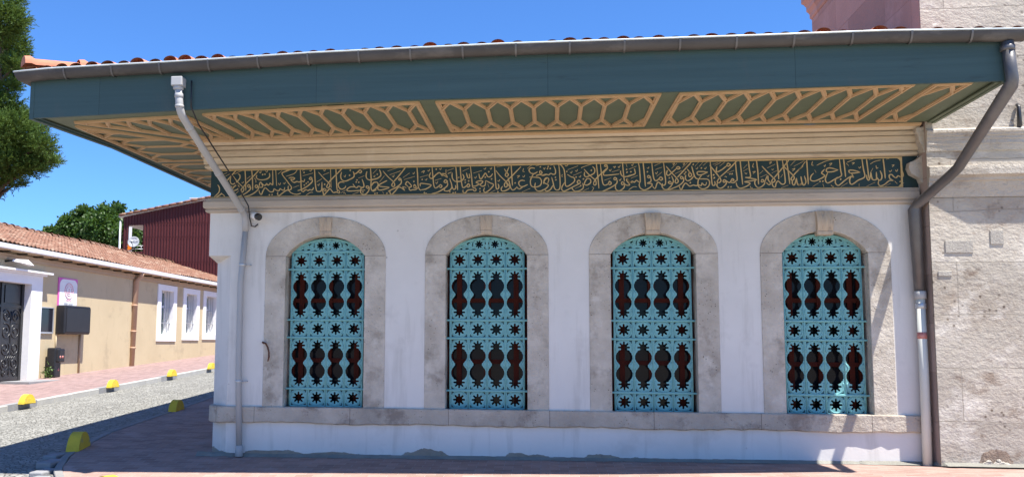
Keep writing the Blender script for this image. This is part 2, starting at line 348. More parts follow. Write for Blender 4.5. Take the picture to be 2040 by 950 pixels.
# front court beyond the sunny paving, where the photographer stands
struct('pavement', mbp, 'pavers')
struct('forecourt', sheet([x for x in xs if -5 <= x < 62], [-60, -30, -15, -9, -6, -5, -4, -3, -2.5, -2.4], lambda x, y: gz(x, y)-.004), 'court')
def strip_mesh(pts, w0, w1, drop=.25, off=0.0):
    """kerb stones along a plan line: top flush with the pavement, seen face towards the street"""
    mb = MB(); L = [0]
    P = [Vector(p) for p in pts]
    for i in range(len(P)-1): L.append(L[-1]+(P[i+1]-P[i]).length)
    def pos(t):
        for i in range(len(P)-1):
            if t <= L[i+1]+1e-6:
                q = P[i]+(P[i+1]-P[i])*((t-L[i])/(L[i+1]-L[i])); d = (P[i+1]-P[i]).normalized(); return q, Vector((-d.y, d.x))
        return P[-1], Vector((-d.y, d.x))
    t = 0.0
    while t < L[-1]-.05:
        e = min(t+random.uniform(.72, .8), L[-1]); r = []
        for q, n in (pos(t+.006), pos(e-.006)):
            for a in (w0, w1): r.append(q+n*a)
        a, b, c, d = r; z = [gz(v.x, v.y)+off+random.uniform(-.004, .004) for v in r]
        mb.add([(v.x, v.y, zz) for v, zz in zip(r, z)]+[(v.x, v.y, zz-drop) for v, zz in zip(r, z)],
               [(0, 1, 3, 2), (0, 2, 6, 4), (1, 5, 7, 3), (0, 4, 5, 1), (2, 3, 7, 6)])
        t = e
    return mb
def dense(pts, st=.5):
    o = []
    for i in range(len(pts)-1):
        a, b = Vector(pts[i]), Vector(pts[i+1]); n = max(1, int((b-a).length/st))
        o += [a+(b-a)*(k/n) for k in range(n)]
    return o+[Vector(pts[-1])]
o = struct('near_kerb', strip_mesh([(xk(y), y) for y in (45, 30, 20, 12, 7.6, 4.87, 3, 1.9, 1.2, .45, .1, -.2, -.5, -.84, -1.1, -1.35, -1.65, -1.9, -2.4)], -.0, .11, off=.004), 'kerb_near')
o.modifiers.new('b', 'BEVEL').width = .01
o = struct('far_kerb', strip_mesh([(FK, y) for y in (-20, 0, 20, 50)], -.0, .16, off=.004), 'kerb'); o.modifiers.new('b', 'BEVEL').width = .012
struct('far_pavement', sheet([-15.3, -14, -12.5, FK-.16], [y for y in ys if -31 < y < 61], lambda x, y: gz(x, y)), 'far_pavers')
# grey mortar run along the foot of the facade, and broken stones at the kerb corner
mb = MB(); rr = random.Random(3); n = 150
ptsA = [(-4.95+i*(11.5/n)) for i in range(n+1)]
vs = []
for x in ptsA:
    w = .07+.05*rr.random()+(.05 if x > 4 else 0); y0 = .02 if x < 4.8 else -.25
    vs += [(x, y0, gz(x, y0)+.05), (x, y0-w*.5, gz(x, y0-w*.5)+.024), (x, y0-w, gz(x, y0-w)+.003)]
mb.add(vs, [(i*3+j, i*3+3+j, i*3+4+j, i*3+1+j) for i in range(n) for j in range(2)])
struct('mortar_fillet', mb, 'concrete')

# ------------------------------------------------------------------ ottoman building
B = thing('ottoman_building', 'long low white stone building with wide green painted eaves and four arched windows', 'building', (0, 4, 0))
WX = [(-3.142, 1.02), (-.86, 1.0), (1.394, 1.0), (3.613, .965)]
HW, SPR, APX, ZB = .562, 2.785, 3.075, .668                 # opening: half width, springing, apex, foot
OHW, OAPX = .852, 3.345
def seg_arch(hw, spr, apx, n=18):
    r = apx-spr; Rr = (hw*hw+r*r)/(2*r); a = math.asin(hw/Rr)
    return [(Rr*math.sin(a-2*a*i/n), spr-(Rr-r)+Rr*math.cos(a-2*a*i/n)) for i in range(n+1)]
def opening(hw=HW, spr=SPR, apx=APX, zb=ZB): return [(-hw, zb), (hw, zb)]+seg_arch(hw, spr, apx)
def surround_outline(): return [(-OHW, .60), (OHW, .60)]+[(OHW*math.cos(math.pi*i/28), SPR+(OAPX-SPR)*math.sin(math.pi*i/28)) for i in range(29)]
holes = [[(cx+x*k*1.06, (z-2)*1.02+2) for x, z in opening()] for cx, k in WX]
wall = plate([(-4.53, -.2), (4.99, -.2), (4.99, 4.06), (-4.53, 4.06)], holes, 0.0, .36)
SQ = [(-4.53, 0), (-4.53, 8.8), (-4.86, 8.8), (-4.86, 0)]; CH = [(-4.53, 0), (-4.53, 8.8), (-4.86, 8.8), (-4.86, .34)]
# chamfered corner below, square above, slanting underside between
wall.prism(CH[::1], -.2, 2.72); 
wall.prism(CH, 2.72, 2.80, SQ); wall.prism(SQ, 2.80, 4.06)
wall.box((-4.85, 8.4, -.2), (4.99, 8.79, 4.06)); wall.box((4.72, .36, -.2), (4.99, 8.4, 4.06))
wall.box((-4.53, .3, 4.0), (4.99, 8.5, 4.06))
mk('wall', wall, 'plaster', B)

def bracket(prof): return prof
PATH = [(4.80, 0), (-4.86, 0), (-4.86, 8.8)]
up = [(-.1, 4.055), (.03, 4.055), (.066, 4.064), (.082, 4.085), (.072, 4.104), (.040, 4.106), (.040, 4.122), (.088, 4.123), (.092, 4.198), (.108, 4.200), (.108, 4.206), (.078, 4.208), (.078, 4.217), (.120, 4.218), (.124, 4.290), (.138, 4.292), (.138, 4.298), (.108, 4.300), (.108, 4.309),
      (.150, 4.310), (.153, 4.358), (.118, 4.362), (.118, 4.376), (.160, 4.378), (.180, 4.395), (.195, 4.42), (.20, 4.447), (-.1, 4.447)]
mk('upper_cornice', MB().sweep(up, PATH), 'cornice', B)
lo = [(-.1, 3.42), (.035, 3.42), (.05, 3.432), (.06, 3.455), (.045, 3.462), (.045, 3.472), (.072, 3.48), (.082, 3.50), (.082, 3.572), (.07, 3.578), (.07, 3.585), (.052, 3.59), (.05, 3.612), (.038, 3.617), (.036, 3.632), (-.1, 3.632)]
mk('lower_cornice', MB().sweep(lo, PATH), 'cornice2', B)
# stone band at sill height, rounded round the chamfer, ragged underneath
rr = random.Random(11); mb = MB()
pth = [(4.99-.1*i, 0) for i in range(95)]+[(-4.53, 0), (-4.62, .02), (-4.72, .1), (-4.82, .22), (-4.86, .34), (-4.86, .8), (-4.86, 8.8)]
P = [Vector(p) for p in pth]; vs = []; m_ = 6
for i, p in enumerate(P):
    d1 = (P[i]-P[i-1]).normalized() if i else None; d2 = (P[i+1]-P[i]).normalized() if i < len(P)-1 else None
    n1 = Vector((-d1.y, d1.x)) if d1 else None; n2 = Vector((-d2.y, d2.x)) if d2 else None
    o_ = (n1+n2)/(1+n1.dot(n2)) if n1 and n2 else (n1 or n2)
    tilt = interp(p.x, [-4.8, 4.7], [-.005, .012])
    zt = .672+tilt; zb = .45+tilt+rr.uniform(-.009, .007)+.008*math.sin(p.x*3); pr = .052+rr.uniform(-.006, .006)
    for a, z in ((-.05, zt), (pr-.01, zt), (pr, zt-.012), (pr, zb+.015), (pr-.02, zb), (-.05, zb+.004)): vs.append((p.x+o_.x*a, p.y+o_.y*a, z))
mb.add(vs, [(i*m_+j, i*m_+(j+1) % m_, (i+1)*m_+(j+1) % m_, (i+1)*m_+j) for i in range(len(P)-1) for j in range(m_)]+[list(range(m_)), list(range((len(P)-1)*m_, len(P)*m_))[::-1]])
mk('sill_band', mb, 'sill', B)
# places where the plaster has fallen off at the foot of the wall
def patch(pts, y=-.0035):
    vs = []
    rr = random.Random(int(abs(pts[0][0])*100))
    o = []
    for i in range(len(pts)):
        a, b = Vector(pts[i]), Vector(pts[(i+1) % len(pts)])
        for k in range(6):
            q = a+(b-a)*(k/6); o.append((q.x+rr.uniform(-.007, .007), q.y+rr.uniform(-.006, .006)))
    return plate(o, [], y, .01)
for pts in ([(-1.98, .02), (-1.9, .06), (-1.78, .12), (-1.70, .14), (-1.55, .115), (-1.45, .10), (-1.4, .06), (-1.28, .02)], [(-.62, .03), (-.55, .10), (-.38, .105), (-.3, .075), (-.15, .09), (-.02, .07), (.03, .03)],
            [(.40, .03), (.52, .10), (.63, .11), (.8, .10), (.93, .07), (1.02, .035)], [(-4.3, .0), (-4.2, .06), (-3.6, .07), (-3.4, .03), (-3.0, .07), (-2.6, .04), (-2.5, .0)]):
    mk('bare_patch', patch(pts), 'cement', B)

# ---- windows
def star(cx, cz, r1, r0, n=8, w=.16, rot=0):
    """eight round-ended petals"""
    pts = []; hw = r1*w
    for i in range(n):
        a = rot+2*math.pi*i/n; c, s = math.cos(a), math.sin(a)
        for u, v in ((r0, -hw), (r1-hw, -hw), (r1-hw*.3, -hw*.75), (r1, 0), (r1-hw*.3, hw*.75), (r1-hw, hw), (r0, hw)):
            pts.append((cx+u*c-v*s, cz+u*s+v*c))
    return pts
def leaf_corner(cx, cz, sx, sz):
    """three-lobed slot in a cell corner"""
    b = [(0, 0), (.034, .0), (.040, -.005), (.034, -.010), (.017, -.010), (.024, -.022), (.019, -.025), (.010, -.015), (.010, -.034), (.005, -.040), (0, -.034)]
    return [(cx-sx*x, cz+sz*y) for x, y in b]
def tall_hole(cx, zt, h=.72):
    right = []
    zc = zt-.112; r1, r0, hw = .082, .044, .0125
    for k in (0, 1, 2):                                       # petals at 90, 45 and 0 degrees
        a = math.pi/2-k*math.pi/4; c, s = math.cos(a), math.sin(a)
        pl = [(r0, hw), (r1-hw, hw), (r1-hw*.3, hw*.75), (r1, 0), (r1-hw*.3, -hw*.75), (r1-hw, -hw), (r0, -hw)]
        if k == 0: pl = pl[3:]
        for u, v in pl: right.append((u*c-v*s, zc+u*s+v*c))
    for x, d in ((.040, .14), (.047, .146), (.062, .150), (.075, .158), (.083, .175), (.098, .188), (.104, .207), (.112, .222), (.112, .268), (.104, .284), (.098, .303), (.083, .316), (.072, .335), (.060, .346)):
        right.append((x, zt-d))
    full = right+[(x, 2*(zt-h/2)-z) for x, z in reversed(right)]
    return [(cx+x, z) for x, z in full]+[(cx-x, z) for x, z in reversed(full) if abs(x) > 1e-6]
CW, GT = .2575, 2.858
RAILS = [2.858, 2.608, 1.888, 1.638, .918, .668]
def grille_mesh():
    hw = 2*CW+.012
    arch = seg_arch(hw, GT+.012, 3.052, 20)
    g = MB(); cells = {}
    for k in range(5):
        zt, zb = RAILS[k], RAILS[k+1]; zc = (zt+zb)/2
        hl = [star(0, zc, .085, .047) if k in (0, 2, 4) else tall_hole(0, zt)]
        for sx in (-1, 1):
            hl.append(leaf_corner(sx*.107, zt-.02, sx, 1)); hl.append(leaf_corner(sx*.107, zb+.02, sx, -1))
        p = plate([(-CW/2, zb), (CW/2, zb), (CW/2, zt), (-CW/2, zt)], hl, .150, .172)
        for c in range(4): g.add([v+Vector(((c-1.5)*CW, 0, 0)) for v in p.v], p.f)
    holes = []
    for sx in (-1, 1):                                        # tympanum
        holes.append(star(sx*.112, 2.950, .058, .031, w=.19, rot=.2*sx))
        for p in ([(.012, 2.885), (.030, 2.885), (.048, 2.905), (.030, 2.93), (.014, 2.915)], [(.014, 2.955), (.028, 2.945), (.031, 2.975), (.018, 2.985)],
                  [(.135, 2.876), (.185, 2.874), (.222, 2.878), (.20, 2.890), (.17, 2.885)], [(.200, 2.915), (.213, 2.93), (.206, 2.975), (.185, 2.995), (.194, 2.955)], [(.236, 2.968), (.25, 2.985), (.29, 2.965), (.275, 2.945), (.25, 2.950)],
                  [(.255, 2.885), (.295, 2.880), (.312, 2.89), (.29, 2.905), (.265, 2.902)], [(.345, 2.880), (.39, 2.880), (.370, 2.900), (.352, 2.900)], [(.345, 2.932), (.385, 2.912), (.402, 2.902), (.38, 2.923), (.345, 2.942)], [(.05, 3.022), (.075, 3.028), (.045, 3.034), (.02, 3.030)]):
            holes.append([(sx*x, z) for x, z in p])
    tp = plate([(-hw, GT), (hw, GT)]+arch, holes, .150, .172); g.add(tp.v, tp.f)
    for c in range(5): x = (c-2)*CW; g.tube([(x, .149, .672), (x, .149, GT)], .0095, 8)                        # ribs
    for z in RAILS[1:5]: g.bbox((-.572, .128, z-.013), (.572, .165, z+.013), .006)                            # rails run into the jambs
    g.bbox((-.53, .136, GT-.010), (.53, .165, GT+.014), .005)
    g.bbox((-.575, .118, .632), (.575, .18, .668), .006)
    def ring(cx, cz, r, t=.0075, a0=0, a1=2*math.pi, n=28):
        pts = [(cx+r*math.cos(a0+(a1-a0)*i/n), .1495, cz+r*math.sin(a0+(a1-a0)*i/n)) for i in range(n+1)]
        g.tube(pts, t, 6, caps=abs(a1-a0) < 6)
    for c in range(4):
        cx = (c-1.5)*CW
        for k in range(5):
            zt, zb = RAILS[k], RAILS[k+1]
            if k in (0, 2, 4): ring(cx, (zt+zb)/2, .105)
            else:
                ring(cx, zt-.125, .108, a0=-.35, a1=math.pi+.35, n=18); ring(cx, zb+.125, .108, a0=math.pi-.35, a1=2*math.pi+.35, n=18)
                for sx in (-1, 1): g.tube([(cx+sx*(CW/2-.012), .1495, (zt+zb)/2+.06), (cx+sx*(.078), .1495, (zt+zb)/2), (cx+sx*(CW/2-.012), .1495, (zt+zb)/2-.06)], .006, 6)
    for sx in (-1, 1):
        ring(sx*.112, 2.950, .078, .0075)
        g.tube([(0, .149, 2.872), (sx*.03, .149, 2.92), (sx*.045, .149, 2.985), (sx*.02, .149, 3.01)], .006, 6)
        sp_ = [(sx*(.46-.27*t+.03*math.sin(t*9)), .149, 2.885+.075*t+.022*math.sin(t*7.5)) for t in [i/14 for i in range(15)]]
        g.tube(sp_, .007, 6)
        ring(sx*.325, 2.918, .024, .006, n=14); ring(sx*.232, 2.925, .022, .006, n=14)
    g.tube([(x, .150, z-.006) for x, z in arch], .012, 8)
    return g
def casement_mesh():
    c = MB()
    c.box((-.56, .27, .62), (-.49, .33, 2.80)); c.box((.49, .27, .62), (.56, .33, 2.80)); c.box((-.045, .265, .62), (.045, .33, 3.06)); c.box((-.56, .271, .62), (.56, .329, .70))
    for x in (-.40, .40): c.box((x-.035, .282, .70), (x+.035, .322, 2.80))
    for x0, x1 in ((-.49, -.045), (.045, .49)):
        for z in (1.27, 1.36+.65, 2.16): pass
        for z in (1.316, 2.17): c.box((x0, .276, z-.03), (x1, .325, z+.03))
        c.box((x0, .278, 2.74), (x1, .327, 2.80))
    return c
def keystone_mesh(wt, wb, zt, zb, big):
    """tapering console: fluted body curling out above a small foot block"""
    k = MB(); n = 10; fl = 14; rows = []
    for i in range(n+1):
        t = i/n; z = zt+(zb+.055-zt)*t; w = wt+(wb-wt)*t
        pr = (.055+.045*math.sin(t*math.pi*.9) if big else .028+.012*math.sin(t*math.pi))
        row = []
        for j in range(fl+1):
            u = j/fl; ed = min(u, 1-u)
            row.append(((u-.5)*w, -pr-(.006 if big else .003)*math.cos(u*math.pi*8)*(1 if ed > .02 else 0), z))
        rows.append(row)
    vs = [v for r in rows for v in r]
    k.add(vs, [(i*(fl+1)+j, i*(fl+1)+j+1, (i+1)*(fl+1)+j+1, (i+1)*(fl+1)+j) for i in range(n) for j in range(fl)], True)
    for j in (0, fl): k.add([r[j] for r in rows]+[(r[j][0], .05, r[j][2]) for r in rows], [(i, i+1, n+2+i, n+1+i) for i in range(n)])
    k.add([rows[0][0], rows[0][fl], (wt/2, .05, zt), (-wt/2, .05, zt)], [(0, 1, 2, 3)])
    k.add([rows[n][0], rows[n][fl], (wb/2, .05, zb+.055), (-wb/2, .05, zb+.055)], [(0, 1, 2, 3)])
    k.bbox((-wb/2-.006, -(.07 if big else .03), zb), (wb/2+.006, .06, zb+.057), .012)
    return k
gm = sm_ = cm = pm = None
KEYS = [(.187, .16, 3.333, 3.083, False), (.165, .15, 3.335, 3.08, False), (.216, .18, 3.338, 3.047, True), (.214, .195, 3.337, 3.015, True)]
for i, (cx, k) in enumerate(WX):
    if i == 0:
        so = mk('window', plate(surround_outline(), [opening()], -.014, .30, .006), 'surround', B, loc=(cx, 0, 0), local=True); sm_ = so.data
        go = mk('grille', grille_mesh(), 'grille', so, local=True); gm = go.data
        co = mk('casement', casement_mesh(), 'casement', so, local=True); cm = co.data
        po = mk('pane', MB().box((-.57, .315, .60), (.57, .345, 3.1)), 'glass', so, local=True); pm = po.data
    else:
        so = bpy.data.objects.new('window', sm_); COL.objects.link(so); so.parent = B; so.location = Vector((cx, 0, 0))-Vector(B.location)
        for nm, d in (('grille', gm), ('casement', cm), ('pane', pm)):
            c_ = bpy.data.objects.new(nm, d); COL.objects.link(c_); c_.parent = so
    so.scale = (k, 1, 1)
    wt, wb, zt, zb, big = KEYS[i]
    mk('keystone', keystone_mesh(wt/k, wb/k, zt, zb, big), 'keystone', so, local=True)

# ---- eaves
EY, EL_, ER = -2.035, -6.36, 4.90
def zs(x, y):
    f = max(0, min(1, -y/2.03)); return 4.447-.095*max(0, min(1.0, (-2.6-x)/3.6))*f+.02*max(0, min(1, x/4))*f
sx_ = [EL_, -5.9, -5.4, -4.9, -4.2, -3.4, -2.6, -1, 0, 1, 2, 3, 4, ER]; sy_ = [EY, -1.6, -1.1, -.6, -.27]
mb = sheet(sx_, sy_, zs)
mb.add([(v[0], v[1], zs(*v[:2])) for v in ((EL_, -.27), (-4.7, -.27), (-4.7, 9.2), (EL_, 9.2))], [(0, 1, 2, 3)])
mb.add([(v[0], v[1], zs(*v[:2])) for v in ((-4.7, -.27), (4.78, -.27), (4.78, .1), (-4.7, .1))], [(0, 1, 2, 3)])
soffit = mk('soffit', mb, 'soffit', B)
# fascia boards: front, left side, short right end
def fz(x): return interp(x, [-6.4, -6.1, -4.6, -2.8, -.5, 2, 4.9], [4.75, 4.77, 4.785, 4.845, 4.885, 4.87, 4.86])
mb = MB(); fx = [EL_-.02, -6.1, -5.4, -4.6, -3.6, -2.8, -1.6, -.5, .8, 2, 3.4, ER+.02]
vs = []
for x in fx:
    z0 = zs(x, EY)-.03
    for y, z in ((EY-.03, z0), (EY-.03, fz(x)+.06), (EY+.01, fz(x)+.06), (EY+.01, z0)): vs.append((x, y, z))
mb.add(vs, [(i*4+j, i*4+(j+1) % 4, i*4+4+(j+1) % 4, i*4+4+j) for i in range(len(fx)-1) for j in range(4)]+[(0, 1, 2, 3), tuple((len(fx)-1)*4+j for j in (3, 2, 1, 0))])
mk('fascia', mb, 'teal_wood', B)
mb = MB(); yy = [EY-.034, -1, 0, 1, 9.25]
vs = []
for y in yy:
    z0 = zs(EL_, y)-.045
    for x, z in ((EL_-.055, z0), (EL_-.055, 4.84), (EL_-.001, 4.84), (EL_-.001, z0)): vs.append((x, y, z))
mb.add(vs, [(i*4+j, i*4+(j+1) % 4, i*4+4+(j+1) % 4, i*4+4+j) for i in range(len(yy)-1) for j in range(4)]+[(0, 1, 2, 3), tuple((len(yy)-1)*4+j for j in (3, 2, 1, 0))])
mb.add([(x, y, zs(EL_, y)-.02) for y in (EY+.012, -1, 0, 1, 9.2) for x in (EL_+.004, EL_+.05)], [(i*2, i*2+1, i*2+3, i*2+2) for i in range(4)])
mk('fascia', mb, 'teal_wood', B)
mb = MB().box((ER+.003, EY-.028, 4.42), (ER+.045, -.28, 4.9)).box((ER-.05, EY+.012, 4.43), (ER+.001, -.28, 4.447)); mk('fascia', mb, 'soffit', B)
mk('soffit_trim', MB().sweep([(.1, 4.412), (.21, 4.412), (.222, 4.424), (.245, 4.427), (.245, 4.446), (.1, 4.446)], PATH), 'tan_wood', B)

def clip(a, b, poly):
    """segment against a convex counter-clockwise polygon"""
    t0, t1 = 0.0, 1.0; d = b-a
    for i in range(len(poly)):
        p, q = Vector(poly[i]), Vector(poly[(i+1) % len(poly)]); n = Vector((-(q-p).y, (q-p).x))
        num, den = n.dot(a-p), n.dot(d)
        if abs(den) < 1e-9:
            if num < -1e-6: return None
            continue
        t = -num/den
        if den > 0: t0 = max(t0, t)
        else: t1 = min(t1, t)
    return (a+d*t0, a+d*t1) if t1-t0 > 1e-4 else None
def lattice(poly, o, u, v, n, pitch):
    """hexagon lath lattice: o origin, u unit along, v across (full depth)"""
    mb = MB(); seg = []
    poly = [Vector(p) for p in poly]; o, u, v = Vector(o), Vector(u), Vector(v)
    for i in range(len(poly)): seg.append((poly[i], poly[(i+1) % len(poly)], .062))
    def P(a, b): return o+u*a*pitch+v*b
    for i in range(-1, n+1):
        for a, b in (((i, .25), (i+.5, 0)), ((i+.5, 0), (i+1, .25)), ((i, .75), (i+.5, 1)), ((i+.5, 1), (i+1, .75)), ((i, .25), (i, .75))):
            c = clip(P(*a), P(*b), poly)
            if c: seg.append((c[0], c[1], .052))
    for k, (a, b, w) in enumerate(seg):
        d = (b-a); L = d.length
        if L < .03: continue
        d /= L; nn = Vector((-d.y, d.x)); a = a-d*.02; b = b+d*.02; j = (k % 7)*.0007
        for w_, h0, h1 in ((w, .0, .022+j), (w*.36, .02, .034+j)):
            vs = []
            for p in (a, b):
                for s_, h in ((-1, h0), (1, h0), (1, h1), (-1, h1)): q = p+nn*s_*w_/2; vs.append((q.x, q.y, zs(q.x, q.y)+.003-h))
            mb.add(vs, [(0, 1, 2, 3), (7, 6, 5, 4), (0, 4, 5, 1), (1, 5, 6, 2), (2, 6, 7, 3), (3, 7, 4, 0)])
    return mb
def ccw(p):
    a = sum(p[i][0]*p[(i+1) % len(p)][1]-p[(i+1) % len(p)][0]*p[i][1] for i in range(len(p))); return p if a > 0 else p[::-1]
LAT = [([(-4.27, -1.73), (-1.56, -1.86), (-1.56, -.45), (-4.17, -.36)], (-4.27, -1.78), (1, -.03), (0, 1.39), 10, .283),
       ([(-1.31, -1.85), (1.27, -1.90), (1.24, -.50), (-1.29, -.44)], (-1.31, -1.86), (1, -.01), (0, 1.40), 9, .2845),
       ([(1.53, -1.88), (4.02, -1.95), (3.92, -.46), (1.49, -.51)], (1.53, -1.90), (1, -.02), (0, 1.42), 9, .28),
       ([(4.28, -1.93), (4.62, -1.95), (4.53, -.42), (4.21, -.41)], (4.28, -1.93), (1, 0), (-.03, 1.5), 2, .34),
       ([(-6.02, -1.66), (-4.55, -1.70), (-4.43, -.36), (-4.84, -.36)], (-6.02, -1.69), (1, 0), (0, 1.34), 6, .283),
       ([(-6.14, -1.42), (-5.12, -.10), (-5.10, 1.05), (-6.20, 1.05)], (-6.17, 1.05), (0, -1), (1.07, 0), 6, .50),
       ([(-5.10, 1.30), (-5.10, 4.45), (-6.20, 4.45), (-6.20, 1.30)], (-6.20, 1.30), (0, 1), (1.10, 0), 6, .525),
       ([(-5.10, 4.75), (-5.10, 8.0), (-6.20, 8.0), (-6.20, 4.75)], (-6.20, 4.75), (0, 1), (1.10, 0), 6, .54)]
for a in LAT: mk('lattice_panel', lattice(ccw(a[0]), *a[1:]), 'tan_wood', soffit)

# ---- gutter, straps, roof
GP = [(-6.52, 9.0, 4.95), (-6.52, 2.0, 4.93), (-6.52, -.5, 4.90), (-6.47, -2.13, 4.872), (-6.1, -2.13, 4.90), (-5.4, -2.13, 4.915), (-4.55, -2.13, 4.93), (-3.6, -2.13, 4.955), (-2.79, -2.13, 4.979), (-1.6, -2.13, 4.992), (-.52, -2.13, 5.004),
      (1.12, -2.13, 4.998), (2.28, -2.13, 4.993), (3.66, -2.13, 4.994), (5.10, -2.13, 4.96)]
def gutter_ring(i, r, thick=.006, n=10):
    p = Vector(GP[i]); d1 = Vector(GP[i][:2])-Vector(GP[i-1][:2]) if i else None; d2 = Vector(GP[i+1][:2])-Vector(GP[i][:2]) if i < len(GP)-1 else None
    n1 = Vector((d1.y, -d1.x)).normalized() if d1 else None; n2 = Vector((d2.y, -d2.x)).normalized() if d2 else None
    o_ = (n1+n2)/(1+n1.dot(n2)) if n1 and n2 else (n1 or n2)
    out = []
    for k in range(n+1):
        a = math.pi*k/n; ra = r
        out.append(p+Vector((o_.x*math.cos(a)*ra, o_.y*math.cos(a)*ra, -math.sin(a)*ra*1.35)))
    return out
mb = MB(); n = 10
for rad in (.085, .079):
    rings = [gutter_ring(i, rad) for i in range(len(GP))]
    mb.add([v for rg in rings for v in rg], [(i*(n+1)+j, i*(n+1)+j+1, (i+1)*(n+1)+j+1, (i+1)*(n+1)+j) for i in range(len(GP)-1) for j in range(n)], True)
for i in (len(GP)-1,): mb.add(gutter_ring(i, .085), [list(range(n+1))])
gut = mk('gutter', mb, 'gutter', B)
lip = MB().tube([gutter_ring(i, .087)[0] for i in range(len(GP))], .010, 8)
mk('gutter_lip', lip, 'gutter_lip', gut)
def on_gutter(x):
    i = max(k for k in range(3, len(GP)-1) if GP[k][0] <= x); a, b = Vector(GP[i]), Vector(GP[i+1]); return a+(b-a)*((x-a.x)/(b.x-a.x))
for x in [-5.9+.615*k for k in range(18)]:
    p = on_gutter(x); mb = MB(); vs = []
    for dx in (-.011, .011):
        for k in range(n+1):
            a = math.pi*k/n; vs.append(p+Vector((dx, -math.cos(a)*.094, -math.sin(a)*.094*1.35)))
    mb.add(vs, [(j, j+1, n+2+j, n+1+j) for j in range(n)], True); mk('gutter_strap', mb, 'zinc_pipe', gut)
# tiled hipped roof: two slopes of round tiles over a boarded bed
rt = random.Random(5)
SL = .19
def roof_z(x, y):                                              # bed of the roof
    return 4.955+SL*min(y+2.1, x+6.5, 11.2-2.1-(y-0) if y > 3.5 else 99)
mb = MB()
mb.add([(-6.44, -2.08, 4.93), (4.80, -2.08, 4.96), (4.80, 3.4, 6.0), (-1.0, 3.4, 6.0), (-6.44, 9, 4.95), (4.80, 9, 4.95)], [(0, 1, 2, 3), (0, 3, 4), (3, 2, 5, 4)])
mb.add([(4.80, -2.08, 4.95), (5.08, -2.08, 4.95), (5.08, -.28, 5.29), (4.80, -.28, 5.29)], [(0, 1, 2, 3)])
roof = mk('roof', mb, 'tile', B)
mb = MB(); x = -6.36; TW = .2
while x < 5.07:
    jz = rt.choice([0, 0, 0, .006, .012, .028, -.012]); jx = rt.uniform(-.015, .015); r = .082+rt.uniform(-.006, .006); jz += .02 if -5.2 < x < -4.2 and rt.random() < .5 else 0
    ymax = min(3.3, x+6.5-2.1-.1) if x < -1.1 else 3.3
    if x > 4.74: ymax = -.3
    y = -2.16+rt.uniform(-.015, .015); c = 0
    zl = min(on_gutter(max(-6.4, min(5.09, x))).z, 5.0)
    while y < ymax-.05 and c < 16:
        y1 = min(y+.42, ymax); ny = 8; vs = []
        for (q, dz, rr_) in ((y, .032, r*1.05), (y1, .018, r*.85)):
            for k in range(ny+1):
                a = math.pi*k/ny; zb = zl-.030+(.016 if x < -3.8 else 0)+SL*(q+2.1)+dz+jz
                vs.append((x+jx+math.cos(a)*rr_, q, zb+math.sin(a)*rr_*.72))
        mb.add(vs, [(k, k+1, ny+2+k, ny+1+k) for k in range(ny)], True)
        y += .36; c += 1
    x += TW
y = -1.95
while y < 8.9:                                                 # left slope, first courses
    x0 = -6.58; zb = 4.90; vs = []
    for q, dz, rr_ in ((x0, .03, .082), (min(x0+1.2, x0+max(.15, y+2.2)), .03+SL*min(1.2, max(.15, y+2.2)), .075)):
        for k in range(9): a = math.pi*k/8; vs.append((q, y+math.cos(a)*rr_, zb+dz+math.sin(a)*rr_*.72))
    mb.add(vs, [(k, k+1, 10+k, 9+k) for k in range(8)], True); mb.add(vs[:9], [list(range(9))]); y += TW
mk('roof_tiles', mb, 'tile', roof)
mb = MB(); p0 = Vector((-6.50, -2.12, 5.0)); dv = Vector((1, 1, SL*.98))
for k in range(11):
    a = p0+dv*(.46*k); b = a+dv*.52; rings = []
    for q, r, dz in ((a, .125, .012), (a+dv*.05, .128, .014), (a+dv*.09, .108, .0), (b, .095, .0)):
        side = Vector((1, -1, 0)).normalized()
        rings.append([q+side*math.cos(math.pi*j/10)*r+Vector((0, 0, dz-.03+math.sin(math.pi*j/10)*r*.95)) for j in range(11)])
    mb.add([v for rg in rings for v in rg], [(i*11+j, i*11+j+1, (i+1)*11+j+1, (i+1)*11+j) for i in range(3) for j in range(10)], True)
    if k == 0: mb.add(rings[0], [list(range(11))])
mk('ridge_tiles', mb, 'tile', roof)

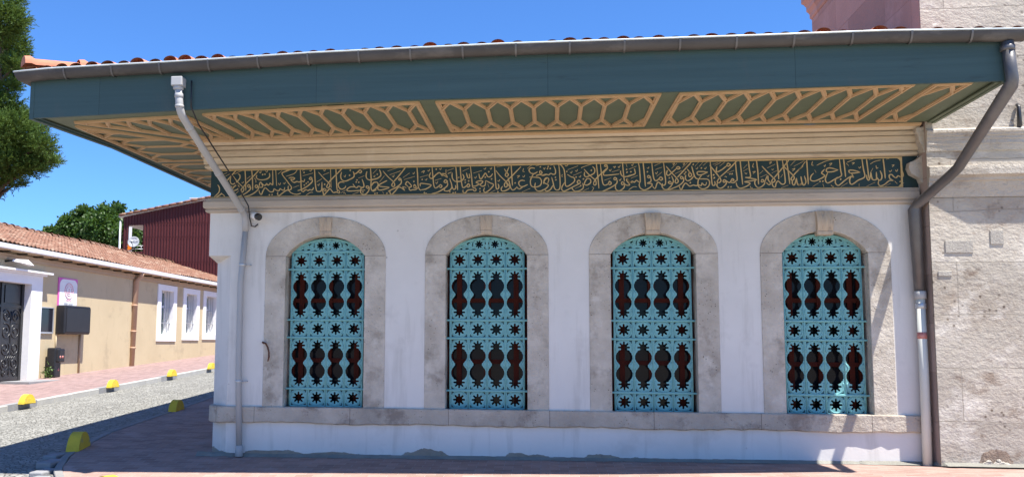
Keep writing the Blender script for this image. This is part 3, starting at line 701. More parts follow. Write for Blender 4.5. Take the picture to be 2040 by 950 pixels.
# ------------------------------------------------------------------ inscription board
I = thing('inscription_board', 'long dark green board with gold Arabic calligraphy between the two stone cornices', 'sign', (0, 0, 3.84))
mk('board', MB().box((-4.86, -.012, 3.634), (4.62, .03, 4.054)), 'panel', I)
mk('board', MB().box((4.621, -.0095, 3.634), (4.82, .03, 4.054)), 'panel', I)
bd = MB().box((-4.86, -.024, 4.030), (4.60, -.0125, 4.047)).box((-4.86, -.024, 3.640), (4.60, -.0125, 3.650))
bd.box((4.602, -.0265, 3.64), (4.622, -.0125, 4.047))
for z, s_ in ((4.030, -1), (3.650, 1)): bd.add([(4.602, -.0235, z), (4.602, -.0235, z+s_*.05), (4.585, -.0235, z+s_*.02), (4.56, -.0235, z)], [(0, 1, 2, 3)])
mk('border', bd, 'gold', I)
LETTERS = """
b -2176,218 -2170,151 -2166,68
b -2126,220 -2119,158 -2114,71
b -2074,214 -2120,165 -2169,117 -2186,92
b -2263,177 -2230,135 -2186,92 -2181,75 -2192,58 -2201,65 -2198,82 -2186,92
b -2244,217 -2285,171 -2324,129
b -2281,167 -2285,139 -2270,118 -2243,128 -2214,159 -2214,184 -2228,191
b -2280,69 -2255,70 -2225,82 -2219,103 -2236,110 -2256,97 -2272,72
d -2273,98
b -2155,102 -2145,113 -2135,102 -2143,92 -2155,102
b -2135,102 -2131,81 -2160,54 -2200,33 -2233,23
b -2098,95 -2090,109 -2076,101 -2087,88 -2099,95
b -2076,98 -2072,81 -2100,53 -2140,33 -2186,24
b -2076,96 -2054,91 -2041,98 -2055,129 -2065,115 -2064,101
b -2055,129 -2034,108 -2021,106 -2011,118 -2004,107 -1991,111 -1985,121 -1974,111 -1966,117 -1970,219
b -1947,219 -1937,100
b -2086,181 -2089,161 -2062,146 -2019,149 -1992,166 -1993,194
d -2043,184
d -2026,186
b -1877,89 -1882,68 -1900,72 -1910,79 -1920,65 -1940,69 -1954,79 -1963,59 -1986,59 -2020,87 -2037,66 -2049,39 -2063,53 -2067,70
b -1834,71 -1867,65 -1900,41 -1919,29 -1929,41 -1926,55
d -1989,35
d -1969,36
b -1834,217 -1870,205 -1900,189 -1869,144 -1838,105
b -2402,27 -2369,58 -2364,90 -2378,115
b -2362,37 -2345,48 -2321,30
b -2389,23 -2359,41 -2346,55
t -2254,37 -2218,68
t -2339,168 -2285,195
t -2349,186 -2309,203
t -2255,191 -2198,216
t -2160,155 -2133,175
t -2199,131 -2191,124 -2184,136
t -2070,205 -2060,195 -2055,212
t -2024,211 -2013,201 -2007,213
t -1925,120 -1916,106 -1908,123
t -1888,120 -1881,113 -1872,126
t -2106,161 -2094,147 -2092,126
t -1929,186 -1900,209
b -2317,115 -2303,100 -2303,90
b -1766,221 -1759,145 -1754,70 -1741,54 -1731,63 -1718,69 -1705,62 -1692,69 -1678,65 -1667,75 -1666,85
b -1660,221 -1655,143 -1645,68 -1629,54 -1606,64 -1604,122
b -1603,81 -1593,67 -1580,57 -1573,67 -1586,74 -1598,67 -1592,40 -1586,29 -1550,70 -1537,66 -1520,45 -1498,48 -1478,41 -1475,51 -1485,62 -1494,48
b -1543,220 -1536,80
b -1504,220 -1499,148 -1493,72 -1485,58
b -1455,221 -1496,179 -1538,138 -1561,108
b -1631,194 -1594,153 -1551,111 -1547,90 -1560,80 -1569,87 -1561,108
b -1440,116 -1466,120 -1485,106 -1479,82 -1459,68 -1436,78 -1430,92
b -1459,68 -1475,69
b -1461,192 -1468,164 -1460,137 -1434,126 -1398,139 -1372,156 -1372,180 -1379,194
b -1372,177 -1356,180 -1340,194 -1327,204 -1317,193 -1327,183 -1340,190
d -1399,203
d -1403,167
b -1313,138 -1300,104 -1299,83 -1312,76 -1325,83 -1338,87 -1351,77 -1364,84 -1378,105
b -1364,82 -1394,84 -1416,71 -1419,57 -1390,54 -1289,59
d -1349,132
d -1355,118
d -1336,116
b -1253,218 -1247,137 -1247,75 -1234,51 -1208,60
b -1244,89 -1229,112 -1209,114
b -1283,76 -1277,88 -1261,82 -1270,71 -1283,76
b -1257,75 -1267,48 -1289,28 -1312,32 -1322,46 -1319,70 -1309,83
b -1278,193 -1284,162 -1274,138 -1245,130 -1210,142
b -1849,153 -1832,160 -1806,155 -1815,143 -1832,146 -1825,133 -1808,122 -1789,129 -1772,125 -1752,131 -1736,128 -1731,145
b -1700,144 -1688,158 -1678,151 -1686,141 -1700,146
b -1677,147 -1675,127 -1702,100 -1728,83 -1754,70 -1781,63
b -1869,147 -1848,116 -1827,88 -1834,71 -1854,68 -1867,65
b -1851,99 -1850,71 -1827,47 -1790,36 -1757,44
d -1719,114
d -1706,124
d -1733,102
d -1584,105
d -1305,45
t -1720,28 -1688,48 -1668,48
t -1814,85 -1771,101
t -1746,169 -1671,188
t -1598,173 -1552,190
t -1643,123 -1604,146
t -1339,146 -1296,162
t -1380,29 -1335,46
t -1465,41 -1429,63
t -1308,207 -1259,220
t -1751,207 -1721,220
t -1869,168 -1810,187 -1787,214
b -1870,209 -1827,220 -1784,219
t -1698,209 -1689,202 -1681,216
t -1596,211 -1587,202 -1579,216
t -1636,105 -1628,97 -1622,112
t -1444,164 -1437,155 -1431,171
d -1737,194
t -1445,37 -1439,44 -1429,32
b -919,219 -914,154 -910,86 -900,58 -887,51
b -887,55 -852,61 -817,87 -865,98 -894,99 -894,79
b -812,218 -805,145 -798,83 -785,66 -763,79 -751,89 -741,78 -751,68 -763,79
b -1163,194 -1126,152 -1086,114 -1077,90 -1089,80 -1098,93 -1086,114
b -999,219 -1045,160 -1086,114
b -1051,130 -1042,140 -1032,133 -1042,125 -1051,130
b -1030,129 -1032,102 -1064,76 -1099,59 -1124,46
b -977,74 -990,88 -1000,95 -987,115 -964,94 -958,80 -974,70 -967,53 -948,56 -932,56 -919,62 -910,72
b -942,76 -935,93 -923,72 -942,69
b -993,71 -1019,78 -1006,54 -1012,57 -1031,72 -1051,75 -1073,49 -1098,25 -1111,39 -1108,56
b -1241,53 -1215,66 -1196,92 -1203,113 -1225,112 -1244,91
b -1115,77 -1193,89 -1132,125
b -1196,82 -1196,62 -1170,58 -1115,73
b -1245,136 -1213,137 -1181,157 -1178,177 -1188,204
b -821,176 -831,152 -821,135 -805,138 -783,161 -758,174 -738,147
b -745,167 -716,163 -703,139 -719,150 -745,160
b -713,166 -713,197
b -700,166 -675,176
b -729,109 -716,122 -703,112 -716,102 -729,109
b -702,105 -703,81 -731,58 -773,35 -814,26
b -687,132 -671,80 -678,56 -700,43 -725,47 -719,61
b -671,80 -659,53 -643,66 -646,83
b -644,216 -637,141 -630,48
b -613,215 -608,147 -605,113
b -669,172 -668,135 -646,110 -605,113
d -1203,171
d -1218,33
d -1202,35
d -1132,33
d -940,115
d -881,128
d -685,38
d -662,30
d -646,32
d -782,199
d -624,137
t -1129,193 -1049,218
t -1114,165 -1036,192
t -1010,129 -933,151
t -898,143 -840,159
t -792,119 -745,133
t -704,187 -656,203
t -1236,176 -1204,208
t -1186,116 -1151,159
t -1019,143 -971,176
t -888,179 -866,190 -875,172
t -1097,158 -1088,149 -1081,165
t -949,175 -943,168 -936,182
t -844,193 -836,186 -829,200
t -862,129 -854,122 -846,135
t -786,107 -779,96 -770,113
t -1232,159 -1224,152 -1219,165
t -862,40 -868,30 -846,31
t -1163,47 -1156,30
t -761,205 -753,196 -745,208
b -613,221 -607,140 -599,79 -589,65 -567,78 -555,92 -545,78 -558,68 -567,78
b -542,221 -533,146 -525,71 -507,60 -501,47 -514,40 -523,50 -558,47 -576,29 -592,34 -592,51
b -435,110 -438,80 -460,73 -479,90 -501,101 -479,111 -454,107 -467,90 -485,84 -510,74 -523,78
b -385,160 -401,140 -420,140 -435,165 -451,144 -467,123 -476,135 -482,162
b -435,114 -404,96 -379,82 -404,49 -435,29 -448,42 -441,63
b -373,221 -368,143 -363,75 -357,51 -344,58 -343,75 -348,88
b -363,182 -332,142 -295,105 -267,67 -267,57 -295,40 -320,37 -326,54 -316,71
b -189,206 -245,148 -295,98 -304,78 -295,64 -282,77 -295,98
b -257,219 -252,141 -248,73
b -304,193 -291,172 -276,152 -288,138 -298,149 -288,169 -271,206
b -161,106 -186,110 -204,96 -198,73 -177,65 -142,80
b -177,65 -201,49 -220,66
b -220,59 -242,43 -257,53 -267,87 -279,131
b -92,192 -117,196 -133,183 -124,162 -99,155 -74,168
b -99,155 -111,139 -124,105 -118,71 -93,61 -59,70 -47,97 -56,121 -74,128 -130,132
b -86,140 -59,148 -37,141 -9,150
b -62,161 -55,175 -43,161 -52,154 -62,161
b -90,91 -93,57 -75,34 -44,36 -10,53
b -34,83 -25,110 -9,123
b -596,161 -586,136 -605,113 -637,107
b -569,170 -559,136 -545,136 -550,163
d -578,119
d -553,112
d -577,102
d -623,139
d -474,56
d -473,36
d -437,136
d -412,174
d -349,32
d -229,92
d -393,123
d -55,202
t -520,166 -460,184
t -404,26 -366,45
t -183,28 -124,53
t -357,206 -307,217
t -596,181 -552,201
t -86,209 -40,220
t -170,194 -176,174 -164,170
t -217,140 -198,143 -214,127
t -514,139 -506,130 -498,145
t -448,199 -440,192 -432,204
t -404,201 -398,191 -390,206
t -351,112 -343,105 -335,119
t -179,140 -170,133 -162,146
t -145,193 -111,218
t -420,90 -410,62
t -34,195 -28,184 -21,198
b 22,128 31,94 40,54 55,38 73,43 80,69 77,154 71,218
b 71,218 90,208 108,177 114,119 116,72 129,62 153,75 178,98 175,121 154,129 129,146
b 30,71 12,41 -13,31 -25,41
b -44,40 -19,48 0,71 -13,82 -31,92 -25,116 -9,125 3,112 -6,85
b 37,209 49,175 46,151 31,148 16,155 3,145 -15,149 -31,146 -43,143
b 220,90 208,104 196,91 208,80 220,87
b 217,83 190,70 153,51 110,30 92,39 92,59 110,89
b 245,73 263,69 287,85 285,109 263,113 248,89 242,69
b 233,83 238,53 217,33 183,27 165,41 159,58
b 248,160 245,140 257,126 285,136 312,152 316,179 301,198
b 243,181 273,146 309,112 321,101 324,74 312,68 306,81
b 398,184 364,151 324,112 306,81
b 327,220 335,142 343,44
b 354,221 361,148 369,83 384,66 406,76 415,93 427,79 415,69 403,79
b 380,202 392,208 401,201 389,195 380,202
b 402,198 401,181 379,158 376,137 400,135 482,142
b 442,109 452,119 464,109 451,102 442,109
b 466,102 463,78 433,55 396,36 366,24
b 504,219 509,152 515,90
b 493,77 502,87 514,77 502,67 493,77
b 517,73 511,47 484,27 463,31 454,48 457,65
b 517,73 532,63 550,66 542,80 530,97 536,107 551,86 569,79
b 491,165 491,145 506,125 536,124 569,133
d -1,203
d -6,189
d 13,189
d 48,127
d 51,109
d 189,126
d 239,112
d 220,66
d 531,173
d 533,153
d 293,171
d 126,166
t 132,178 203,204
t 169,137 227,161
t 230,188 230,193 304,218
t 180,45 217,61
t 232,26 275,48
t 379,100 427,116
t 431,157 485,172
t 13,211 56,220
t 296,55 308,48 293,24
t 148,162 157,154 163,169
t 184,172 192,165 200,180
t 209,131 215,124 222,137
t 413,174 420,164 428,177
t 474,196 480,186 489,203
t 479,105 486,96 494,111
t 440,192 458,195 446,183
t 525,219 535,188
t 114,210 123,203 136,215
t 95,147 92,133 98,130
b 610,221 617,177 621,89 611,86 596,96 581,83 569,90 554,83 542,97 536,110
b 641,220 649,142 655,51
b 668,122 677,128 689,118 677,112 668,120
b 691,115 692,88 668,75 698,71 694,54 673,38 646,29 622,42 614,62 617,82
b 700,221 705,155 713,104 728,91 746,104 758,117 770,103 758,94 746,104
b 778,221 785,147 790,80 781,60 763,63 745,80 733,74 721,40 709,44 703,57
b 830,123 841,92 838,76 823,69 808,76 817,86 829,76
b 838,72 822,49 798,29 778,33 766,50 769,73
b 795,190 827,149 862,109 874,85 861,72 853,82 862,109
b 962,214 914,161 868,112
b 860,176 875,185 887,175 872,169 860,176
b 863,172 830,143 809,126 797,137 803,163
b 886,112 895,118 907,108 895,102 886,110
b 910,105 906,81 876,55 840,39 804,26
b 934,168 949,147 963,127 951,114 943,128 952,151
b 964,187 973,147 981,120 992,103 1013,96
b 978,120 954,94 933,88 921,105 925,128
b 1070,145 1029,149 1002,147 1002,130 1025,126 1070,145
b 1028,123 1007,93 1003,63 1012,40 1038,30 1068,43 1080,69 1072,92 1048,98 1007,98
b 1060,76 1053,56 1039,60 1030,70 1024,53 1009,57 991,53 974,57 962,54 947,51 924,71 909,58 893,28 882,42 879,58
b 1086,220 1091,148 1095,69 1103,52 1115,59 1113,82
b 1083,192 1103,165 1134,125
b 536,127 585,140 586,164 582,177
d 670,154
d 815,109
d 924,146
d 916,135
d 953,74
d 1028,173
d 975,199
d 1106,125
d 1110,103
d 559,156
t 717,195 760,213
t 723,168 768,184
t 731,121 767,150
t 557,110 605,130
t 546,174 597,194
t 541,29 574,52 598,50
t 830,173 867,209
t 902,178 938,211
t 985,184 1012,216
t 1012,183 1042,217
t 1038,189 1071,217
t 851,136 899,158
t 837,206 852,209 840,194
t 905,205 920,208 908,193
t 564,205 570,198 577,213
t 666,182 675,176 681,189
t 723,148 730,138 738,154
t 991,173 997,167 1006,180
t 1047,172 1053,166 1062,179
t 1063,119 1071,114 1078,125
b 1103,167 1123,137 1146,106 1154,83 1139,70 1130,80 1146,106
b 1263,220 1208,162 1149,110
b 1194,189 1204,202 1218,191 1203,182 1194,189
b 1194,185 1161,159 1132,145 1125,156 1130,180
b 1166,80 1175,90 1186,83 1174,73 1166,80
b 1189,80 1186,60 1162,37 1141,34 1127,50 1130,70
b 1186,86 1201,73 1215,73 1227,96 1239,86 1227,82
b 1215,73 1236,69 1253,82 1260,92 1255,151 1252,217
b 1282,220 1287,157 1295,55
b 1336,219 1341,157 1346,107 1312,105
b 1312,103 1388,87 1306,75
b 1306,73 1341,65 1334,52 1305,37 1276,31 1258,46 1253,69
b 1388,218 1395,143 1398,54
b 1415,84 1425,87 1434,77 1419,71 1415,80
b 1440,77 1433,54 1409,35 1389,35 1375,55 1374,74 1382,87
b 1440,77 1458,113 1460,86 1474,63 1465,50 1448,67
b 1422,179 1456,139 1495,96 1505,79 1491,67 1483,76 1495,96
b 1597,215 1552,160 1498,96
b 1520,216 1526,154 1529,86
b 1555,216 1563,163 1570,82 1566,59 1549,53 1535,66 1523,76 1511,60 1505,37 1494,37 1485,57 1486,73
b 1582,215 1591,137 1599,53
b 1554,183 1586,150 1622,111 1628,91 1616,78 1607,88 1622,111
b 1688,175 1655,146 1622,111
b 1671,104 1676,68 1684,52
b 1642,94 1647,55 1658,45 1673,58
b 1616,75 1615,56 1626,46 1635,65 1642,94
d 1214,129
d 1228,129
d 1201,40
d 1219,41
d 1108,124
d 1112,105
t 1178,109 1187,113 1193,106
t 1196,136 1241,153
t 1302,147 1331,163
t 1302,164 1329,193
t 1411,103 1455,122
t 1456,165 1509,190
t 1484,129 1517,146
t 1542,29 1589,46
t 1627,172 1688,204
t 1607,179 1640,214
t 1406,126 1430,149
t 1541,99 1556,121
t 1103,197 1136,206
t 1147,183 1183,212
t 1115,186 1157,209
t 1370,199 1362,176 1372,171
t 1469,201 1486,205 1472,191
t 1360,140 1380,143 1362,127
t 1615,153 1635,158 1618,140
t 1343,45 1348,32 1360,32
t 1485,158 1491,151 1497,159
t 1310,137 1319,127 1325,134
b 1712,213 1714,133 1717,49
b 1655,142 1704,204
t 1656,187 1696,209
b 1671,93 1676,58 1660,45 1652,54
b 1693,107 1702,67 1688,44 1676,58
b 1906,144 1859,158 1836,150 1839,132 1874,132 1910,144
b 1843,127 1826,83 1841,57 1888,83 1928,104 1925,140 1920,215
b 1824,150 1812,137 1804,123 1823,105 1791,84 1755,71 1732,80 1736,106 1753,124
b 1947,215 1951,157 1955,95
b 2049,125 2007,139 1979,139 1983,122 2014,121 2049,125
b 1994,117 2005,90 1990,99 1950,73 1910,40 1891,52 1890,78 1904,96
b 2062,214 2069,147 2075,94 2035,73 1996,46 1981,55 1981,82 1994,99
b 2091,213 2096,147 2101,85
b 2110,120 2114,112 2101,72 2090,81 2087,107
b 2114,125 2121,81 2136,72 2148,80 2149,125
b 2148,94 2163,71 2178,76 2183,102 2173,133
b 2195,212 2200,146 2203,80
b 2307,141 2317,105 2309,88 2294,92 2283,97 2271,84 2256,93 2245,106 2229,102 2232,80 2251,66 2228,66 2196,40 2169,32 2158,49 2163,71
d 1923,80
d 2296,59
d 1792,68
d 1810,69
t 1774,177 1841,207 1904,218
t 1966,193 2009,210 2044,221
t 2113,178 2140,195 2179,204
t 1742,33 1782,57
t 1921,29 1965,55
t 2084,30 2139,56
t 2200,29 2235,47
t 2288,33 2319,50
t 1749,204 1743,181 1754,177
t 1852,185 1872,189 1856,172
t 1997,188 2014,190 2000,177
t 2247,168 2262,170 2250,157
t 2149,169 2152,149 2162,155
t 1809,52 1816,30
t 2038,50 2038,31
t 1860,43 1871,32 1879,34
t 2262,62 2277,44
t 2230,133 2236,124 2246,137
t 2269,137 2276,126 2284,141
t 2040,161 2046,152 2054,165
t 1821,176 1825,167 1831,181
t 1761,146 1769,128
t 2114,125 2129,151
t 2106,209 2133,215
t 2214,208 2233,214
t 1962,188 1977,170
"""
def strokes(src, y0=-.0125, y1=-.0195):
    """pen strokes (bold, thin, dot) in the plane of the board, smoothed and given thickness; units of 2 mm"""
    mb = MB()
    for li, ln in enumerate(src.strip().split('\n')):
        y1 = -.0180-.0003*(li % 11)
        p = ln.split(); kind = p[0]; P = [Vector((int(a)/500, 3.6+int(b)/500)) for a, b in (q.split(',') for q in p[1:])]
        if kind == 'd':
            c, r = P[0], .0125; loop = [c+Vector((r, r*.2)), c+Vector((0, r)), c+Vector((-r, -.2*r)), c+Vector((0, -r))]
            mb.add([(q.x, y1, q.y) for q in loop]+[(q.x, y0, q.y) for q in loop], [(3, 2, 1, 0)]+[(i, (i+1) % 4, 4+(i+1) % 4, 4+i) for i in range(4)]); continue
        C = []
        for i in range(len(P)-1):
            a, b, c, d = P[max(i-1, 0)], P[i], P[i+1], P[min(i+2, len(P)-1)]
            n = 4 if len(P) > 2 else 1
            for k in range(n):
                t = k/n; C.append(.5*((2*b)+(c-a)*t+(2*a-5*b+4*c-d)*t*t+(3*b-a-3*c+d)*t**3))
        C.append(P[-1]); w = .0068 if kind == 'b' else .0036; vs = []
        for i, q in enumerate(C):
            d = (C[min(i+1, len(C)-1)]-C[max(i-1, 0)]).normalized(); nn = Vector((-d.y, d.x))
            e = min(1, .55+.6*min(i, len(C)-1-i)/max(1, len(C)*.15)); ww = w*e*(.85+.3*abs(d.x*.5+d.y*.87))
            for s_ in (-1, 1):
                r = q+nn*ww*s_; vs += [(r.x, y1, r.y), (r.x, y0, r.y)]
        m_ = len(C)
        mb.add(vs, [(i*4, i*4+2, i*4+6, i*4+4) for i in range(m_-1)]+[(i*4, i*4+4, i*4+5, i*4+1) for i in range(m_-1)]+[(i*4+2, i*4+3, i*4+7, i*4+6) for i in range(m_-1)])
    return mb
mk('lettering', strokes(LETTERS), 'gold', I)


# ------------------------------------------------------------------ stone building on the right
T = thing('stone_building', 'tall rough ashlar stone building in sunlight to the right of the white one', 'building', (8, 2, 0))
TX, TY = 4.835, -.263
w = MB().box((TX, TY, -.3), (13, 6.5, 3.45)).box((TX, TY+.01, 3.45), (13, 6.5, 4.1)).box((TX, TY, 4.1), (13, 4.3, 8.0))
mk('wall', w, 'ashlar', T)
sd_ = MB().add([(TX-.003, TY+.02, -.3), (TX-.003, 4.3, -.3), (TX-.003, 4.3, 8.0), (TX-.003, TY+.02, 8.0)], [(0, 1, 2, 3)]); mk('side_wall', sd_, 'ashlar_side', T)
tp = [(13, TY), (TX, TY), (TX, 2.0)]
rr = random.Random(4)
tpf = [(13-.12*i, TY) for i in range(68)]+[(TX, TY), (TX, .02)]
m1 = [(-.1, 4.06), (.012, 4.06), (.02, 4.10), (.026, 4.14), (.035, 4.145), (.035, 4.2), (.045, 4.205), (.045, 4.245), (.06, 4.25), (.065, 4.285), (.078, 4.29), (.08, 4.318), (.05, 4.34), (-.1, 4.385)]
def worn_end(mb, k):
    """the moulding loses its projection towards the broken left corner"""
    return mb.xf(lambda v: (v.x, TY+(v.y-TY)*(k if v.x < TX+.02 and v.y < TY else 1), v.z))
mk('upper_moulding', worn_end(MB().sweep(m1, [(13, TY), (5.4, TY), (TX, TY)]), .6).xf(lambda v: (v.x-(.001 if v.x < TX+.01 else 0), v.y, v.z)), 'moulding', T)
m2 = [(-.1, 3.46), (.012, 3.46), (.02, 3.50), (.03, 3.56), (.045, 3.60), (.055, 3.655), (.085, 3.665), (.09, 3.70), (.12, 3.715), (.145, 3.73), (.15, 3.80), (.145, 3.845), (.06, 3.86), (-.1, 3.875)]
mk('lower_moulding', worn_end(MB().sweep(m2, [(13, TY), (5.5, TY), (TX, TY)]), .45).xf(lambda v: (v.x-(.001 if v.x < TX+.01 else 0), v.y, v.z)), 'moulding', T)
# stumps of the mouldings where they once returned along the side
st = MB()
def stump(pr, y0=-.10, y1=.02):
    n = len(pr); vs = [(TX+.03-a, y, z) for y in (y0, y1) for a, z in pr]
    st.add(vs, [tuple(range(n)), tuple(range(2*n-1, n-1, -1))]+[(i, (i+1) % n, n+(i+1) % n, n+i) for i in range(n)])
stump([(0, 3.66), (.05, 3.68), (.07, 3.74), (.10, 3.76), (.17, 3.80), (.20, 3.88), (.185, 3.95), (.10, 3.985), (.05, 4.03), (0, 4.05)], -.12)
stump([(0, 4.06), (.05, 4.06), (.065, 4.15), (.10, 4.22), (.105, 4.30), (.13, 4.33), (.13, 4.38), (0, 4.40)], -.22)
mk('moulding_stump', st, 'moulding', T)
ct = [(a*.62 if a > 0 else a, z+.52) for a, z in [(-.1, 7.02), (.02, 7.02), (.05, 7.05), (.05, 7.12), (.09, 7.17), (.12, 7.19), (.12, 7.27), (.18, 7.34), (.23, 7.37), (.23, 7.46), (-.1, 7.5)]]
mk('top_cornice', MB().sweep(ct, [(13, TY), (TX, TY), (TX, 4.3), (9, 4.3)]), 'ashlar_side', T)
for (x0, x1, z0, z1) in ((5.0, 5.335, 2.745, 2.905), (5.54, 5.70, 2.85, 3.03), (4.9, 5.065, 2.45, 2.515)):
    mk('repair_block', MB().bbox((x0, TY-.012, z0), (x1, TY+.05, z1), .006), 'repair', T)
# crumbled hollow at the foot: a dark recess with rubble
rr = random.Random(9)
mb = MB()
for k in range(26):
    x = rr.uniform(5.33, 5.62); z = .10+rr.random()*.10*(1-abs(x-5.48)/.16); s = rr.uniform(.02, .05)
    bm = bmesh.new(); bmesh.ops.create_icosphere(bm, subdivisions=1, radius=s)
    mb.add([Vector((x, TY-.004, z))+v.co*rr.uniform(.75, 1.1) for v in bm.verts], [[v.index for v in f.verts] for f in bm.faces]); bm.free()
mk('rubble', mb, 'repair', T)
out = []
for i in range(24):
    a = math.pi*i/23; out.append((5.475+.19*math.cos(a)+rr.uniform(-.012, .012), .09+.21*math.sin(a)**.7+rr.uniform(-.012, .012)))
mk('hollow', plate(out, [], TY-.0035, TY+.02), 'hollow', T)

a_ = tag(mk('wall_anchor', MB().tube([(5.94, TY-.02, 4.33), (5.94, TY-.055, 4.36), (5.94, TY-.055, 4.60), (5.94, TY-.02, 4.635)], .022, 10), 'iron', loc=(5.94, TY, 4.33)), 'dark iron anchor bar upright on the sunlit ashlar wall above its moulding', 'anchor')

# ------------------------------------------------------------------ rainwater pipes
def collar(mb, p, d, r, h): mb.lathe(Vector(p)-Vector(d).normalized()*h/2, d, [(r*.92, 0), (r, .004), (r, h-.004), (r*.92, h)], 16)
DP = thing('drainpipe', 'grey plastic drainpipe bending from the gutter to the white wall corner', 'drainpipe', (-4.33, -.085, 0), 'drainpipes on the buildings')
q0, q1, q2, q3 = Vector((-4.452, -2.13, 4.66)), Vector((-4.425, -2.13, 4.33)), Vector((-4.29, -.12, 3.36)), Vector((-4.335, -.088, 2.6))
d12 = (q2-q1).normalized()
def bend(a, b, c, r=.12, n=5):
    u, v = (a-b).normalized(), (c-b).normalized(); s_, e = b+u*r, b+v*r
    return [s_*(1-t)**2+b*2*t*(1-t)+e*t*t for t in [i/n for i in range(n+1)]]
mk('upper_pipe', MB().tube([q0]+bend(q0, q1, q2)+bend(q1, q2, Vector((-4.29, -.088, 2.9)), .1)+[Vector((-4.29, -.088, 3.14))], .047, 16), 'pvc', DP)
mk('lower_pipe', MB().tube([(-4.29, -.088, 3.2), (-4.345, -.088, 2.4), (-4.34, -.088, 1.2), (-4.30, -.088, .02)], .043, 16), 'pvc', DP)
mk('hopper', MB().bbox((-4.522, -2.20, 4.64), (-4.382, -2.06, 4.755), .012).lathe((-4.452, -2.13, 4.60), (0, 0, 1), [(.05, 0), (.062, .01), (.062, .05)], 16), 'pvc', DP)
for t in (.13, .55, .93):
    p = q1+(q2-q1)*t; mb = MB(); collar(mb, p, d12, .053, .05); mk('joint_collar', mb, 'pvc', DP)
for p, h in (((-4.44, -2.13, 4.53), .05), ((-4.43, -2.13, 4.40), .03)):
    mb = MB(); collar(mb, p, (0, 0, 1), .054, h); mk('joint_collar', mb, 'pvc', DP)
for z, x in ((2.66, -4.327), (1.02, -4.335)):
    mb = MB(); collar(mb, (x, -.088, z), (0, 0, 1), .051, .035); mb.tube([(x+.04, -.07, z), (x+.1, -.03, z), (x+.1, .0, z)], .008, 8); mk('clamp', mb, 'silver', DP)
mb = MB(); collar(mb, (-4.30, -.088, .06), (0, 0, 1), .054, .15); mk('shoe', mb, 'pvc', DP)
DR = thing('drainpipe', 'dark zinc drainpipe slanting to the stone corner, ending in a cream plastic pipe', 'drainpipe', (4.73, -.1, 0), 'drainpipes on the buildings')
r0, r1, r2, r3, r4 = Vector((4.945, -2.12, 4.85)), Vector((4.975, -2.12, 4.40)), Vector((4.925, -.80, 3.69)), Vector((4.715, -.115, 3.36)), Vector((4.735, -.105, 2.2))
mk('upper_pipe', MB().tube([r0, r1+Vector((0, 0, .03)), r1+Vector((0, .03, -.02)), r2+Vector((.01, -.07, .03)), r2+Vector((-.02, .06, -.03)), r3+Vector((.02, -.05, .03)), r3+Vector((0, 0, -.03)), r4], .062, 18), 'zinc_pipe', DR)
mk('lower_pipe', MB().tube([(4.738, -.105, 2.22), (4.745, -.105, 1.2), (4.735, -.105, .03)], .056, 18), 'pvc_cream', DR)
mb = MB(); collar(mb, (4.737, -.105, 2.22), (0, 0, 1), .075, .10); mk('joint_collar', mb, 'pvc', DR)
mb = MB(); collar(mb, (4.739, -.105, 2.08), (0, 0, 1), .066, .07); mk('joint_collar', mb, 'silver', DR)
mb = MB(); collar(mb, (4.945, -2.12, 4.78), (0, 0, 1), .072, .06); mk('joint_collar', mb, 'zinc_pipe', DR)
mk('sticker', MB().lathe((4.7405, -.105, 1.66), (0, 0, 1), [(.0572, 0), (.0572, .085)], 24), 'red_print', DR)

# ------------------------------------------------------------------ small things on the white wall
SC = thing('security_camera', 'white bullet security camera on the white wall below the cornice beside the bent drainpipe', 'camera', (-4.17, -.02, 3.36))
mk('mount', MB().lathe((-4.19, .0, 3.365), (0, -1, 0), [(.055, 0), (.055, .02), (.03, .045), (.022, .09)], 16), 'white', SC)
ax = Vector((.62, -.72, -.25)).normalized(); c0 = Vector((-4.215, -.05, 3.385))
mk('housing', MB().lathe(c0, ax, [(.03, 0), (.05, .015), (.052, .06), (.052, .20), (.048, .205)], 18), 'white', SC)
mk('lens', MB().lathe(c0+ax*.2, ax, [(.046, 0), (.049, .01), (.049, .07), (.04, .085), (.02, .075)], 18), 'black', SC)
cb = [(-4.30, -2.10, 4.72), (-4.30, -2.09, 4.4), (-4.28, -1.9, 4.235), (-4.20, -.9, 3.76), (-4.185, -.3, 3.47), (-4.24, -.08, 3.33), (-4.22, -.05, 3.22), (-4.17, -.04, 3.21), (-4.13, -.03, 3.25)]
tag(mk('cable', MB().tube(cb, .009, 8), 'black', loc=cb[0]), 'thin black cable running along the bent grey drainpipe to the security camera', 'cable')
HK = [(-4.012, .0, 1.55), (-4.01, -.05, 1.565), (-3.965, -.06, 1.55), (-3.935, -.06, 1.50), (-3.915, -.06, 1.43), (-3.915, -.055, 1.36), (-3.93, -.05, 1.30)]
tag(mk('wall_hook', MB().tube(HK, [.011, .012, .012, .012, .012, .013, .008], 8), 'rust', loc=HK[0]), 'rusty curved iron hook on the stone surround of the leftmost window', 'hook')

